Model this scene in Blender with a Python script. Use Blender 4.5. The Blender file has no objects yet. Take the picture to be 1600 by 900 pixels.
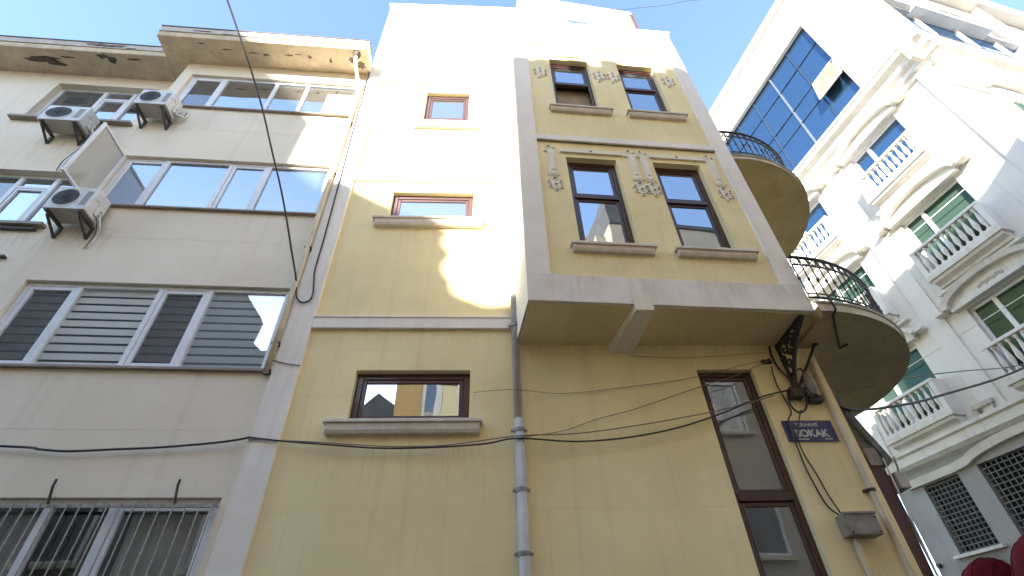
import bpy, bmesh, math, random
from mathutils import Vector, Matrix
random.seed(7)
R = math.radians
SC = bpy.context.scene
COL = SC.collection

# ------------------------------------------------------------------ camera
cam_d = bpy.data.cameras.new('camera')
cam = bpy.data.objects.new('camera', cam_d)
COL.objects.link(cam)
cam_d.sensor_width = 36.0
cam_d.lens = 36.0 * 775.72 / 1600.0
cam_d.clip_start = 0.05
cam_d.clip_end = 3000
def _cam():
    p, ro, ya = R(40.3805), R(-2.0841), R(3.9025)
    cp, sp = math.cos(p), math.sin(p)
    fw = Vector((0, cp, sp)); up = Vector((0, -sp, cp)); rt = Vector((1, 0, 0))
    c, s = math.cos(ro), math.sin(ro)
    rt2 = c * rt + s * up; up2 = -s * rt + c * up
    M = Matrix.Rotation(-ya, 3, 'Z')
    rt2, up2, fw = M @ rt2, M @ up2, M @ fw
    m = Matrix((( rt2.x, up2.x, -fw.x, 0), (rt2.y, up2.y, -fw.y, -5.1), (rt2.z, up2.z, -fw.z, 1.6), (0, 0, 0, 1)))
    cam.matrix_world = m
_cam()
SC.camera = cam

# ------------------------------------------------------------------ world, sun, exposure
SUN_AZ, SUN_EL = 23.0, 22.0          # sun stands behind the viewer, to the left
w = bpy.data.worlds.new('World'); SC.world = w; w.use_nodes = True
nt = w.node_tree
bg = nt.nodes['Background']
sky = nt.nodes.new('ShaderNodeTexSky')
sky.sky_type = 'NISHITA'; sky.sun_disc = False
sky.sun_elevation = R(SUN_EL); sky.sun_rotation = R(180 + SUN_AZ)
sky.altitude = 50; sky.air_density = 1.0; sky.dust_density = 0.25; sky.ozone_density = 1.2
nt.links.new(sky.outputs[0], bg.inputs[0])
bg.inputs[1].default_value = 0.125
sd = bpy.data.lights.new('sun', 'SUN'); sd.energy = 5.0; sd.angle = R(0.8); sd.color = (1.0, 0.95, 0.86)
sun = bpy.data.objects.new('sun', sd); COL.objects.link(sun)
to_sun = Vector((-math.sin(R(SUN_AZ)), -math.cos(R(SUN_AZ)), math.tan(R(SUN_EL)))).normalized()
sun.rotation_euler = to_sun.to_track_quat('Z', 'Y').to_euler()
sun.location = (-20, -50, 40)
vs = SC.view_settings
vs.view_transform = 'Standard'; vs.look = 'None'; vs.gamma = 1.0; vs.exposure = 2.5; vs.use_curve_mapping = False
SC.cycles.max_bounces = 8; SC.cycles.diffuse_bounces = 5; SC.cycles.transparent_max_bounces = 8

# ------------------------------------------------------------------ materials
def _mat(name):
    m = bpy.data.materials.new(name); m.use_nodes = True
    n = m.node_tree.nodes; n.clear()
    out = n.new('ShaderNodeOutputMaterial')
    return m, n, m.node_tree.links, out
def plaster(name, col, dark=0.78, scale=1.4, streak=0.25, bump=0.12, rough=0.9, grain=60, seam=0.0, dirt=(0.5, 0.45, 0.4), drips=(), crack=0.0):
    m, n, l, out = _mat(name)
    b = n.new('ShaderNodeBsdfPrincipled'); b.inputs['Roughness'].default_value = rough
    b.inputs['Specular IOR Level'].default_value = 0.12
    tc = n.new('ShaderNodeTexCoord')
    ns = n.new('ShaderNodeTexNoise'); ns.inputs['Scale'].default_value = scale; ns.inputs['Detail'].default_value = 6; ns.inputs['Roughness'].default_value = 0.62
    l.new(tc.outputs['Object'], ns.inputs['Vector'])
    r1 = n.new('ShaderNodeValToRGB'); r1.color_ramp.elements[0].position = 0.36; r1.color_ramp.elements[1].position = 0.66
    l.new(ns.outputs['Fac'], r1.inputs[0])
    mx = n.new('ShaderNodeMixRGB'); mx.inputs[1].default_value = (col[0]*dark, col[1]*dark*0.985, col[2]*dark*0.96, 1); mx.inputs[2].default_value = (*col, 1)
    l.new(r1.outputs[0], mx.inputs[0])
    mp = n.new('ShaderNodeMapping'); mp.inputs['Scale'].default_value = (7, 7, 0.35)
    l.new(tc.outputs['Object'], mp.inputs['Vector'])
    st = n.new('ShaderNodeTexNoise'); st.inputs['Scale'].default_value = 1.0; st.inputs['Detail'].default_value = 4
    l.new(mp.outputs[0], st.inputs['Vector'])
    r2 = n.new('ShaderNodeValToRGB'); r2.color_ramp.elements[0].position = 0.56; r2.color_ramp.elements[1].position = 0.8
    r2.color_ramp.elements[1].color = (streak, streak, streak, 1)
    l.new(st.outputs['Fac'], r2.inputs[0])
    m2 = n.new('ShaderNodeMixRGB'); m2.inputs[2].default_value = (col[0]*dirt[0], col[1]*dirt[1], col[2]*dirt[2], 1)
    l.new(r2.outputs[0], m2.inputs[0]); l.new(mx.outputs[0], m2.inputs[1])
    last = m2.outputs[0]
    if seam:
        sp = n.new('ShaderNodeSeparateXYZ'); l.new(tc.outputs['Object'], sp.inputs[0])
        cb = n.new('ShaderNodeCombineXYZ'); l.new(sp.outputs[0], cb.inputs[0]); l.new(sp.outputs[2], cb.inputs[1])
        bk = n.new('ShaderNodeTexBrick'); bk.offset = 0.5
        bk.inputs['Scale'].default_value = 1.0; bk.inputs['Brick Width'].default_value = 1.25; bk.inputs['Row Height'].default_value = 0.62
        bk.inputs['Mortar Size'].default_value = 0.004; bk.inputs['Mortar Smooth'].default_value = 0.6
        l.new(cb.outputs[0], bk.inputs['Vector'])
        ml = n.new('ShaderNodeMath'); ml.operation = 'MULTIPLY'; l.new(bk.outputs['Fac'], ml.inputs[0]); l.new(r1.outputs[0], ml.inputs[1])
        ml2 = n.new('ShaderNodeMath'); ml2.operation = 'MULTIPLY'; ml2.inputs[1].default_value = seam; l.new(ml.outputs[0], ml2.inputs[0])
        m3 = n.new('ShaderNodeMixRGB'); m3.inputs[2].default_value = (col[0]*0.5, col[1]*0.45, col[2]*0.35, 1)
        l.new(ml2.outputs[0], m3.inputs[0]); l.new(last, m3.inputs[1]); last = m3.outputs[0]
    def math2(op, a, c):
        k = n.new('ShaderNodeMath'); k.operation = op
        for i, q in enumerate((a, c)):
            if isinstance(q, (int, float)): k.inputs[i].default_value = q
            else: l.new(q, k.inputs[i])
        return k.outputs[0]
    def ramp(x, a, c):
        k = n.new('ShaderNodeMapRange'); k.interpolation_type = 'SMOOTHSTEP'; k.inputs[1].default_value = a; k.inputs[2].default_value = c
        l.new(x, k.inputs[0]); return k.outputs[0]
    if drips:
        sp2 = n.new('ShaderNodeSeparateXYZ'); l.new(tc.outputs['Object'], sp2.inputs[0])
        mp2 = n.new('ShaderNodeMapping'); mp2.inputs['Scale'].default_value = (8, 8, 0.5); l.new(tc.outputs['Object'], mp2.inputs['Vector'])
        n2 = n.new('ShaderNodeTexNoise'); n2.inputs['Detail'].default_value = 3; l.new(mp2.outputs[0], n2.inputs['Vector'])
        sk = ramp(n2.outputs['Fac'], 0.44, 0.80); tot = None
        for (xa, xb, zt, ln, st_) in drips:
            mk = math2('MULTIPLY', ramp(sp2.outputs[0], xa-.06, xa+.06), ramp(sp2.outputs[0], xb+.06, xb-.06))
            mk = math2('MULTIPLY', mk, math2('MULTIPLY', ramp(sp2.outputs[2], zt-ln, zt), ramp(sp2.outputs[2], zt+.02, zt)))
            mk = math2('MULTIPLY', mk, st_)
            tot = mk if tot is None else math2('MAXIMUM', tot, mk)
        m4 = n.new('ShaderNodeMixRGB'); m4.inputs[2].default_value = (col[0]*.42, col[1]*.38, col[2]*.34, 1)
        l.new(math2('MULTIPLY', tot, math2('ADD', math2('MULTIPLY', sk, 0.8), 0.2)), m4.inputs[0]); l.new(last, m4.inputs[1]); last = m4.outputs[0]
    if crack:
        nd = n.new('ShaderNodeTexNoise'); nd.inputs['Scale'].default_value = 2.2; nd.inputs['Detail'].default_value = 5; l.new(tc.outputs['Object'], nd.inputs['Vector'])
        vm = n.new('ShaderNodeMixRGB'); vm.inputs[0].default_value = 0.35; l.new(tc.outputs['Object'], vm.inputs[1]); l.new(nd.outputs['Color'], vm.inputs[2])
        vo = n.new('ShaderNodeTexVoronoi'); vo.feature = 'DISTANCE_TO_EDGE'; vo.inputs['Scale'].default_value = 0.9; l.new(vm.outputs[0], vo.inputs['Vector'])
        ck = math2('MULTIPLY', ramp(vo.outputs['Distance'], 0.007, 0.002), ramp(ns.outputs['Fac'], 0.5, 0.62))
        m5 = n.new('ShaderNodeMixRGB'); m5.inputs[2].default_value = (col[0]*.4, col[1]*.36, col[2]*.32, 1)
        l.new(math2('MULTIPLY', ck, crack), m5.inputs[0]); l.new(last, m5.inputs[1]); last = m5.outputs[0]
    l.new(last, b.inputs['Base Color'])
    gn = n.new('ShaderNodeTexNoise'); gn.inputs['Scale'].default_value = grain; gn.inputs['Detail'].default_value = 4
    l.new(tc.outputs['Object'], gn.inputs['Vector'])
    g2 = n.new('ShaderNodeMath'); g2.operation = 'MULTIPLY_ADD'; g2.inputs[1].default_value = 3.0
    l.new(ns.outputs['Fac'], g2.inputs[0]); l.new(gn.outputs['Fac'], g2.inputs[2])
    bp = n.new('ShaderNodeBump'); bp.inputs['Strength'].default_value = bump; bp.inputs['Distance'].default_value = 0.02
    l.new(g2.outputs[0], bp.inputs['Height']); l.new(bp.outputs[0], b.inputs['Normal'])
    l.new(b.outputs[0], out.inputs[0])
    return m
def paint(name, col, rough=0.45, metal=0.0, var=0.8, scale=5, bump=0.03, coat=0.0):
    m, n, l, out = _mat(name)
    b = n.new('ShaderNodeBsdfPrincipled'); b.inputs['Roughness'].default_value = rough; b.inputs['Metallic'].default_value = metal
    b.inputs['Coat Weight'].default_value = coat
    tc = n.new('ShaderNodeTexCoord'); ns = n.new('ShaderNodeTexNoise'); ns.inputs['Scale'].default_value = scale; ns.inputs['Detail'].default_value = 6
    l.new(tc.outputs['Object'], ns.inputs['Vector'])
    rp = n.new('ShaderNodeValToRGB'); rp.color_ramp.elements[0].position = 0.35; rp.color_ramp.elements[1].position = 0.65
    rp.color_ramp.elements[0].color = (col[0]*var, col[1]*var, col[2]*var, 1); rp.color_ramp.elements[1].color = (*col, 1)
    l.new(ns.outputs['Fac'], rp.inputs[0]); l.new(rp.outputs[0], b.inputs['Base Color'])
    bp = n.new('ShaderNodeBump'); bp.inputs['Strength'].default_value = bump; l.new(ns.outputs['Fac'], bp.inputs['Height']); l.new(bp.outputs[0], b.inputs['Normal'])
    l.new(b.outputs[0], out.inputs[0])
    return m
def glass(name, base=(0.03, 0.035, 0.04), refl=0.3, tint=(0.9, 0.95, 1.0), clear=False, wav=0.02, rough=0.01):
    m, n, l, out = _mat(name)
    gl = n.new('ShaderNodeBsdfGlossy'); gl.inputs['Color'].default_value = (*tint, 1); gl.inputs['Roughness'].default_value = rough
    tc = n.new('ShaderNodeTexCoord'); ns = n.new('ShaderNodeTexNoise'); ns.inputs['Scale'].default_value = 1.3; ns.inputs['Detail'].default_value = 1
    l.new(tc.outputs['Object'], ns.inputs['Vector'])
    bp = n.new('ShaderNodeBump'); bp.inputs['Strength'].default_value = wav; bp.inputs['Distance'].default_value = 0.1
    l.new(ns.outputs['Fac'], bp.inputs['Height']); l.new(bp.outputs[0], gl.inputs['Normal'])
    if clear:
        un = n.new('ShaderNodeBsdfTransparent'); un.inputs['Color'].default_value = (*base, 1)
    else:
        un = n.new('ShaderNodeBsdfDiffuse'); un.inputs['Color'].default_value = (*base, 1)
    lw = n.new('ShaderNodeLayerWeight'); lw.inputs['Blend'].default_value = 0.5
    pw = n.new('ShaderNodeMath'); pw.operation = 'POWER'; pw.inputs[1].default_value = 5.0; l.new(lw.outputs['Facing'], pw.inputs[0])
    ad = n.new('ShaderNodeMath'); ad.operation = 'MULTIPLY_ADD'; ad.use_clamp = True; ad.inputs[1].default_value = 0.9; ad.inputs[2].default_value = refl + 0.05
    l.new(pw.outputs[0], ad.inputs[0])
    mx = n.new('ShaderNodeMixShader'); l.new(ad.outputs[0], mx.inputs[0]); l.new(un.outputs[0], mx.inputs[1]); l.new(gl.outputs[0], mx.inputs[2])
    l.new(mx.outputs[0], out.inputs[0])
    return m
def mesh_screen(name, col, clear=0.5):
    m, n, l, out = _mat(name)
    d = n.new('ShaderNodeBsdfDiffuse'); d.inputs['Color'].default_value = (*col, 1)
    t = n.new('ShaderNodeBsdfTransparent'); mx = n.new('ShaderNodeMixShader'); mx.inputs[0].default_value = 1 - clear
    l.new(t.outputs[0], mx.inputs[1]); l.new(d.outputs[0], mx.inputs[2]); l.new(mx.outputs[0], out.inputs[0])
    return m
YEL = (0.86, 0.735, 0.43)
M = dict(
    yellow=plaster('yellow_plaster', YEL, dark=0.89, streak=0.25, seam=0.4, scale=0.9, crack=0.07, drips=((-1.74,-.0,3.88,1.0,.28),(-1.70,-.02,7.12,.9,.25),(-1.42,-.15,9.77,.7,.2),(.25,.50,5.0,5.2,.25),(2.45,3.3,.4,.4,.3),(3.3,4.0,3.72,.9,.25),(3.45,3.85,2.76,1.2,.5),(.5,3.7,5.06,.5,.3),(-2.14,.4,5.22,.35,.25))),
    bay=plaster('bay_yellow_plaster', YEL, dark=0.89, streak=0.25, seam=0.3, scale=1.1, crack=0.12, drips=((.52,1.68,5.85,.5,.32),(1.86,3.0,5.85,.5,.32),(.5,1.65,9.07,.6,.32),(1.82,2.93,9.07,.6,.32))),
    trim=plaster('white_trim_paint', (0.83, 0.77, 0.69), dark=0.93, streak=0.35, scale=2.0, dirt=(0.62, 0.58, 0.55)),
    bandtrim=plaster('stained_band_paint', (0.82, 0.75, 0.67), dark=0.9, streak=0.5, scale=3, dirt=(.55,.47,.42), drips=((.2,.9,5.44,.4,.4),(1.3,1.6,5.44,.45,.5),(2.0,3.3,5.44,.42,.45))),
    shaded_plinth=plaster('shade_darkened_ground_floor', (0.36, 0.355, 0.35), dark=0.85, streak=0.35, scale=0.9, drips=((-5,-3.6,4.0,1.5,.4),(-5.4,1.6,5.6,1.5,.25))),  # white wall's colour lowered to paint in the darker light at street level
    relief=plaster('cream_relief_plaster', (0.80, 0.745, 0.61), dark=0.93, streak=0.3, scale=6),
    edgepaint=plaster('peeling_edge_paint', (0.74, 0.66, 0.53), dark=0.6, streak=0.6, scale=4, bump=0.3),
    slab=plaster('brownish_slab_plaster', (0.62, 0.50, 0.30), dark=0.78, streak=0.3, scale=1.6, crack=0.5, bump=.25),
    beige=plaster('cream_beige_plaster', (0.82, 0.73, 0.59), dark=0.9, streak=0.2, scale=0.7, crack=0.08, drips=((-3.5,-.1,4.62,.7,.17),(-3.5,-.1,7.31,.8,.17),(-3.4,-.1,10.05,.6,.15),(-3.5,-2.7,6.9,.8,.6),(-3.55,-2.9,9.6,.9,.55),(-5.4,-4.4,9.5,1.1,.55),(-6.3,-4.0,7.2,.8,.5),(-.25,0,11.6,9,.35))),
    soffit=plaster('eave_plaster', (0.74, 0.62, 0.45), dark=0.72, streak=0.5, scale=2.3, bump=0.3),
    white=plaster('white_stone_render', (0.72, 0.70, 0.67), dark=0.9, streak=0.3, scale=0.8, crack=0.12, drips=((-1.8,.6,9.33,1.2,.35),(-1.8,.6,6.35,.5,.35),(-5,-2.7,6.35,1.0,.3),(-5,-2.7,9.33,1.2,.3),(-5.4,1.6,5.6,2.5,.25))),
    whitetrim=plaster('white_moulding', (0.70, 0.67, 0.63), dark=0.84, streak=0.5, scale=2.5),
    stone=plaster('stained_stone', (0.55, 0.50, 0.44), dark=0.75, streak=0.6, scale=4),
    mahog=paint('mahogany_frame', (0.06, 0.02, 0.018), rough=0.4, scale=9, coat=0.2),
    upvc=paint('white_plastic_frame', (0.76, 0.76, 0.78), rough=0.35, var=0.9),
    brownsill=paint('brown_sill_metal', (0.30, 0.24, 0.19), rough=0.5),
    sillstone=plaster('sill_stone', (0.72, 0.65, 0.57), dark=0.85, streak=0.4, scale=6),
    iron=paint('black_iron', (0.035, 0.03, 0.028), rough=0.55, scale=14),
    rustiron=paint('rusty_iron', (0.07, 0.045, 0.03), rough=0.7, scale=20, var=0.5),
    pipe=paint('grey_pvc_pipe', (0.56, 0.515, 0.475), rough=0.4, scale=4, var=0.82),
    beigepipe=paint('painted_pipe', (0.62, 0.52, 0.36), rough=0.5, scale=6, var=0.8),
    clamp=paint('steel_clamp', (0.25, 0.25, 0.26), rough=0.4, metal=0.7),
    cable=paint('black_cable', (0.03, 0.026, 0.024), rough=0.6),
    greycable=paint('grey_cable', (0.22, 0.19, 0.15), rough=0.7),
    ac=paint('aged_white_enamel', (0.66, 0.65, 0.63), rough=0.4, var=0.86, scale=7),
    acdark=paint('dark_grille_plastic', (0.06, 0.06, 0.065), rough=0.5),
    bracket=paint('dark_steel_bracket', (0.075, 0.065, 0.06), rough=0.55),
    sign=paint('navy_enamel', (0.03, 0.028, 0.115), rough=0.3, var=0.8, scale=12),
    letter=paint('white_lettering', (0.62, 0.61, 0.6), rough=0.5, var=0.6, scale=40),
    box=paint('weathered_grey_box', (0.30, 0.25, 0.21), rough=0.7, var=0.6, scale=8, bump=0.2),
    red=plaster('dark_red_canvas', (0.10, 0.006, 0.011), dark=0.7, streak=0.3, scale=3, rough=1.0, bump=0.2),
    darkred=paint('dark_red_wood', (0.075, 0.018, 0.014), rough=0.55, var=0.6, scale=5),
    tarp=paint('grey_tarpaulin', (0.17, 0.165, 0.155), rough=0.75, var=0.55, scale=7, bump=0.3),
    blind=paint('cream_blind_fabric', (0.88, 0.85, 0.78), rough=0.8, var=0.94, scale=3),
    blindtan=paint('tan_blind', (0.17, 0.15, 0.11), rough=0.7),
    greyroom=paint('grey_room_wall', (0.16,0.155,0.15), rough=0.9),
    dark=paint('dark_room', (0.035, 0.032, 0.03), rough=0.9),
    curtain=paint('grey_curtain', (0.33, 0.33, 0.31), rough=0.9, var=0.75, scale=3),
    hole=paint('hollow_shade_and_grime', (0.15, 0.10, 0.07), rough=0.95, var=0.7, scale=30),  # brown for the shade and grime inside the rosette hollows
    stain=paint('soot_stain', (0.15, 0.125, 0.105), rough=0.95, var=0.5, scale=9),
    chip=paint('bare_render', (0.24, 0.19, 0.14), rough=0.95, var=0.5, scale=20),
    glass_y=glass('house_glass', (0.06, 0.06, 0.06), 0.4, tint=(0.86, 0.93, 1.0), wav=0.035),
    glass_dim=glass('dim_glass', (0.09, 0.09, 0.085), 0.12),
    glass_dark=glass('dark_pane', (0.012,0.015,0.012), -0.045),
    glass_clear=glass('clear_glass', (0.95, 0.96, 0.96), 0.05, clear=True),
    glass_bright=glass('reflective_glass', (0.07, 0.085, 0.10), 0.33, tint=(0.82, 0.91, 1.0)),
    glass_semi=glass('half_reflecting_glass', (0.92, 0.94, 0.95), 0.2, clear=True),
    glass_blue=glass('blue_tinted_glass', (0.012, 0.03, 0.06), 0.27, tint=(0.32, 0.47, 0.72), wav=0.03),
    glass_green=glass('greenish_glass', (0.035, 0.06, 0.042), 0.05, tint=(0.32, 0.48, 0.36), wav=0.03),
    screen=mesh_screen('insect_screen', (0.13, 0.12, 0.11), 0.58),
    screen_grey=mesh_screen('frosted_sash_glass', (0.5, 0.48, 0.45), 0.45),
    roomtan=paint('tan_room_wall', (0.36, 0.28, 0.18), rough=0.9),
    pink=paint('pinkish_window_paint', (0.62, 0.42, 0.38), rough=0.6),
    bluebar=paint('dark_blue_bar', (0.02, 0.035, 0.06), rough=0.4),
    barpaint=paint('chalky_bar_paint', (0.36, 0.345, 0.31), rough=0.6, var=0.6, scale=20),
    ochre=plaster('ochre_render', (0.68, 0.47, 0.22), dark=0.85, scale=0.8),
    cream=plaster('cream_render', (0.62, 0.55, 0.42), dark=0.85, scale=0.8),
    grey=plaster('grey_render', (0.33, 0.32, 0.30), dark=0.8, scale=0.8),
    slate=plaster('slate_roof', (0.12, 0.12, 0.13), dark=0.7, scale=3),
    tan=plaster('sand_render', (0.52, 0.44, 0.35), dark=0.88, scale=0.8),
    roofmetal=paint('grey_roof_cladding', (0.42, 0.41, 0.40), rough=0.45, var=0.8, scale=2),
    asphalt=plaster('asphalt', (0.055, 0.055, 0.057), dark=0.7, scale=3, bump=0.5, streak=0),
    paving=plaster('paving_stone', (0.34, 0.315, 0.28), dark=0.75, scale=2, bump=0.4, streak=0),
    ground=plaster('bare_ground', (0.20, 0.18, 0.16), dark=0.7, scale=0.5, streak=0),
)

# ------------------------------------------------------------------ mesh helpers
class MB:
    def __init__(s): s.v = []; s.f = []
    def add(s, vs, fs):
        o = len(s.v); s.v += [tuple(v) for v in vs]; s.f += [tuple(i + o for i in f) for f in fs]; return s
    def quad(s, *p): return s.add(p, [tuple(range(len(p)))])
    def box(s, x0, x1, y0, y1, z0, z1):
        vs = [(x0,y0,z0),(x1,y0,z0),(x1,y1,z0),(x0,y1,z0),(x0,y0,z1),(x1,y0,z1),(x1,y1,z1),(x0,y1,z1)]
        return s.add(vs, [(3,2,1,0),(4,5,6,7),(0,1,5,4),(1,2,6,5),(2,3,7,6),(3,0,4,7)])
    def hexa(s, p): return s.add(p, [(3,2,1,0),(4,5,6,7),(0,1,5,4),(1,2,6,5),(2,3,7,6),(3,0,4,7)])
    def prism(s, poly, axis, a, b):
        n = len(poly)
        def P(q, t): return (t, q[0], q[1]) if axis == 'x' else ((q[0], t, q[1]) if axis == 'y' else (q[0], q[1], t))
        vs = [P(q, a) for q in poly] + [P(q, b) for q in poly]
        fs = [tuple(range(n))[::-1], tuple(range(n, 2*n))] + [(i, (i+1) % n, n + (i+1) % n, n + i) for i in range(n)]
        return s.add(vs, fs)
    def tube(s, pts, r, n=8, closed=False):
        pts = [Vector(p) for p in pts]; m = len(pts); rings = []
        prev = None
        for i, p in enumerate(pts):
            a = pts[(i-1) % m] if (i > 0 or closed) else p
            b = pts[(i+1) % m] if (i < m-1 or closed) else p
            t = (b - a)
            t = t.normalized() if t.length > 1e-9 else Vector((0,0,1))
            ref = prev if prev is not None else (Vector((0,0,1)) if abs(t.z) < 0.9 else Vector((0,1,0)))
            u = (ref - t * ref.dot(t))
            if u.length < 1e-6: u = t.orthogonal()
            u.normalize(); prev = u
            v = t.cross(u)
            rr = r[i] if isinstance(r, (list, tuple)) else r
            rings.append([p + (u * math.cos(2*math.pi*k/n) + v * math.sin(2*math.pi*k/n)) * rr for k in range(n)])
        vs = [q for rg in rings for q in rg]; fs = []
        for i in range(m if closed else m-1):
            j = (i+1) % m
            for k in range(n):
                fs.append((i*n+k, i*n+(k+1) % n, j*n+(k+1) % n, j*n+k))
        if not closed:
            fs.append(tuple(range(n))[::-1]); fs.append(tuple((m-1)*n+k for k in range(n)))
        return s.add(vs, fs)
    def lathe(s, prof, c, n=10, axis='z'):
        vs = []; fs = []
        for r, h in prof:
            for k in range(n):
                a = 2*math.pi*k/n
                if axis == 'z': vs.append((c[0]+r*math.cos(a), c[1]+r*math.sin(a), c[2]+h))
                else: vs.append((c[0]+r*math.cos(a), c[1]-h, c[2]+r*math.sin(a)))
        m = len(prof)
        for i in range(m-1):
            for k in range(n): fs.append((i*n+k, i*n+(k+1) % n, (i+1)*n+(k+1) % n, (i+1)*n+k))
        fs.append(tuple(range(n))[::-1]); fs.append(tuple((m-1)*n+k for k in range(n)))
        return s.add(vs, fs)
    def wall(s, x0, x1, z0, z1, holes, y=0.0, depth=0.14):
        xs = sorted({x0, x1, *[h[0] for h in holes], *[h[1] for h in holes]}); zs = sorted({z0, z1, *[h[2] for h in holes], *[h[3] for h in holes]})
        for i in range(len(xs)-1):
            for j in range(len(zs)-1):
                cx, cz = (xs[i]+xs[i+1])/2, (zs[j]+zs[j+1])/2
                if any(h[0] < cx < h[1] and h[2] < cz < h[3] for h in holes): continue
                s.quad((xs[i],y,zs[j]), (xs[i+1],y,zs[j]), (xs[i+1],y,zs[j+1]), (xs[i],y,zs[j+1]))
        for a, b, c, d in holes:
            e = y + depth
            s.quad((a,y,c),(a,y,d),(a,e,d),(a,e,c)); s.quad((b,y,d),(b,y,c),(b,e,c),(b,e,d))
            s.quad((a,y,d),(b,y,d),(b,e,d),(a,e,d)); s.quad((b,y,c),(a,y,c),(a,e,c),(b,e,c))
        return s
    def mesh(s, name, mat, smooth=False):
        me = bpy.data.meshes.new(name); me.from_pydata(s.v, [], s.f); me.update()
        bm = bmesh.new(); bm.from_mesh(me); bmesh.ops.remove_doubles(bm, verts=bm.verts, dist=1e-5); bmesh.ops.recalc_face_normals(bm, faces=bm.faces); bm.to_mesh(me); bm.free()
        if smooth:
            for p in me.polygons: p.use_smooth = True
        me.materials.append(mat); return me
    def build(s, name, mat, parent=None, smooth=False, loc=None, rz=None, bevel=0):
        return link(name, s.mesh(name, mat, smooth), parent, loc, rz, bevel)
def link(name, me, parent=None, loc=None, rz=None, bevel=0):
    o = bpy.data.objects.new(name, me); COL.objects.link(o)
    if parent is not None: o.parent = parent
    if loc is not None: o.location = loc
    if rz is not None: o.rotation_euler = (0, 0, rz)
    if bevel:
        b = o.modifiers.new('bevel', 'BEVEL'); b.width = bevel; b.segments = 2; b.limit_method = 'ANGLE'; b.angle_limit = R(40)
    return o
def tag(o, label, cat, group=None):
    o['label'] = label; o['category'] = cat
    if group: o['group'] = group
    return o
def thing(name, label, cat, loc=(0,0,0), rz=0.0, group=None):
    o = bpy.data.objects.new(name, None); COL.objects.link(o); o.location = loc; o.rotation_euler = (0,0,rz); o.empty_display_size = 0.2
    return tag(o, label, cat, group)
def struct(o): o['kind'] = 'structure'; return o
def copy_tree(o, parent=None):
    c = o.copy(); COL.objects.link(c)
    if parent is not None: c.parent = parent
    for ch in list(o.children): copy_tree(ch, c)
    return c
def smooth_path(pts, k=4):
    P = [Vector(p) for p in pts]; out = []
    for i in range(len(P)-1):
        p0, p1, p2, p3 = P[max(i-1,0)], P[i], P[i+1], P[min(i+2,len(P)-1)]
        for j in range(k):
            t = j/k
            out.append(0.5*((2*p1)+(p2-p0)*t+(2*p0-5*p1+4*p2-p3)*t*t+(3*p1-p0-3*p2+p3)*t**3))
    out.append(P[-1]); return out
def frame_box(mb, x0, x1, z0, z1, t, y0, y1):
    mb.box(x0, x0+t, y0, y1, z0, z1); mb.box(x1-t, x1, y0, y1, z0, z1)
    mb.box(x0+t, x1-t, y0+.0012, y1, z1-t, z1); mb.box(x0+t, x1-t, y0+.0012, y1, z0, z0+t); return mb

# ------------------------------------------------------------------ the ground
g = MB(); g.quad((-300,-300,-0.16),(300,-300,-0.16),(300,300,-0.16),(-300,300,-0.16)); struct(g.build('ground', M['ground']))
g = MB(); g.box(-40,40,-6.9,-1.1,-0.3,-0.12); struct(g.build('street', M['asphalt']))
g = MB(); g.box(5.4,10.2,-1.1,40,-0.3,-0.124); struct(g.build('side_street', M['asphalt']))
g = MB(); g.box(-40,5.2,-1.1,-0.002,-0.3,0.0); struct(g.build('pavement', M['paving'], bevel=0.02))
g = MB(); g.box(-40,40,-7.98,-6.9,-0.3,0.0); struct(g.build('pavement', M['paving'], bevel=0.02))

# ------------------------------------------------------------------ YELLOW HOUSE
house = thing('yellow_house', 'pale yellow house with white trim, projecting upper bay and round corner balconies', 'house')
W1 = (-1.50, -0.18, 4.02, 4.67); W2 = (-1.485, -0.214, 7.26, 7.94); W3 = (-1.21, -0.365, 9.90, 11.08); TW = (2.542, 3.235, 0.35, 4.675)
m = MB(); m.wall(-2.44, 0.75, 0, 15.2, [W1, W2, W3], 0, 0.15); m.wall(0.75, 4.1, 0, 14.0, [TW], 0, 0.13)
m.quad((0.75,0,14),(0.75,0,15.2),(0.75,6,15.2),(0.75,6,14))
m.quad((4.1,0,0),(4.75,8,0),(4.75,8,14.0),(4.1,0,14.0)); m.quad((-2.44,0,0),(-2.44,8,0),(-2.44,8,15.2),(-2.44,0,15.2))
m.quad((-2.44,8,0),(4.75,8,0),(4.75,8,14.0),(-2.44,8,14.0)); m.quad((-2.44,0,15.2),(0.75,0,15.2),(0.75,8,15.2),(-2.44,8,15.2)); m.quad((0.75,0,13.99),(4.1,0,13.99),(4.75,8,13.99),(0.75,8,13.99))
m.build('wall', M['yellow'], house)
MB().box(-2.445,-2.14,-0.05,0.02,0,15.19).build('pilaster', M['trim'], house, bevel=0.006)
MB().box(0.43,0.74,-0.045,0.02,5.43,15.18).build('pilaster', M['trim'], house, bevel=0.006)
MB().box(-2.138,0.43,-0.05,0.02,5.245,5.425).box(-2.138,0.43,-0.062,-0.048,5.40,5.427).build('string_course', M['trim'], house, bevel=0.004)
for z in (8.19, 11.42):
    MB().box(-2.138,0.428,-0.035,0.02,z,z+0.12).build('string_course', M['trim'], house, bevel=0.004)
MB().box(-2.138,0.428,-0.043,0.02,14.58,15.17).build('parapet_band', M['trim'], house, bevel=0.005)
MB().box(-2.48,0.78,-0.10,0.3,15.19,15.29).build('parapet_cap', M['trim'], house, bevel=0.01)
def sill(parent, x0, x1, ztop, h=0.13, out=0.115, mat='sillstone', **kw):
    m = MB(); m.box(x0,x1,-out,0.10,ztop-0.04,ztop); m.prism([(-out+.022,ztop-.041),(0.02,ztop-.041),(0.02,ztop-h),(-out+.05,ztop-h),(-out+.03,ztop-h+.035)],'x',x0+.03,x1-.03)
    return m.build('window_sill', M[mat], parent, bevel=0.006, **kw)
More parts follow.
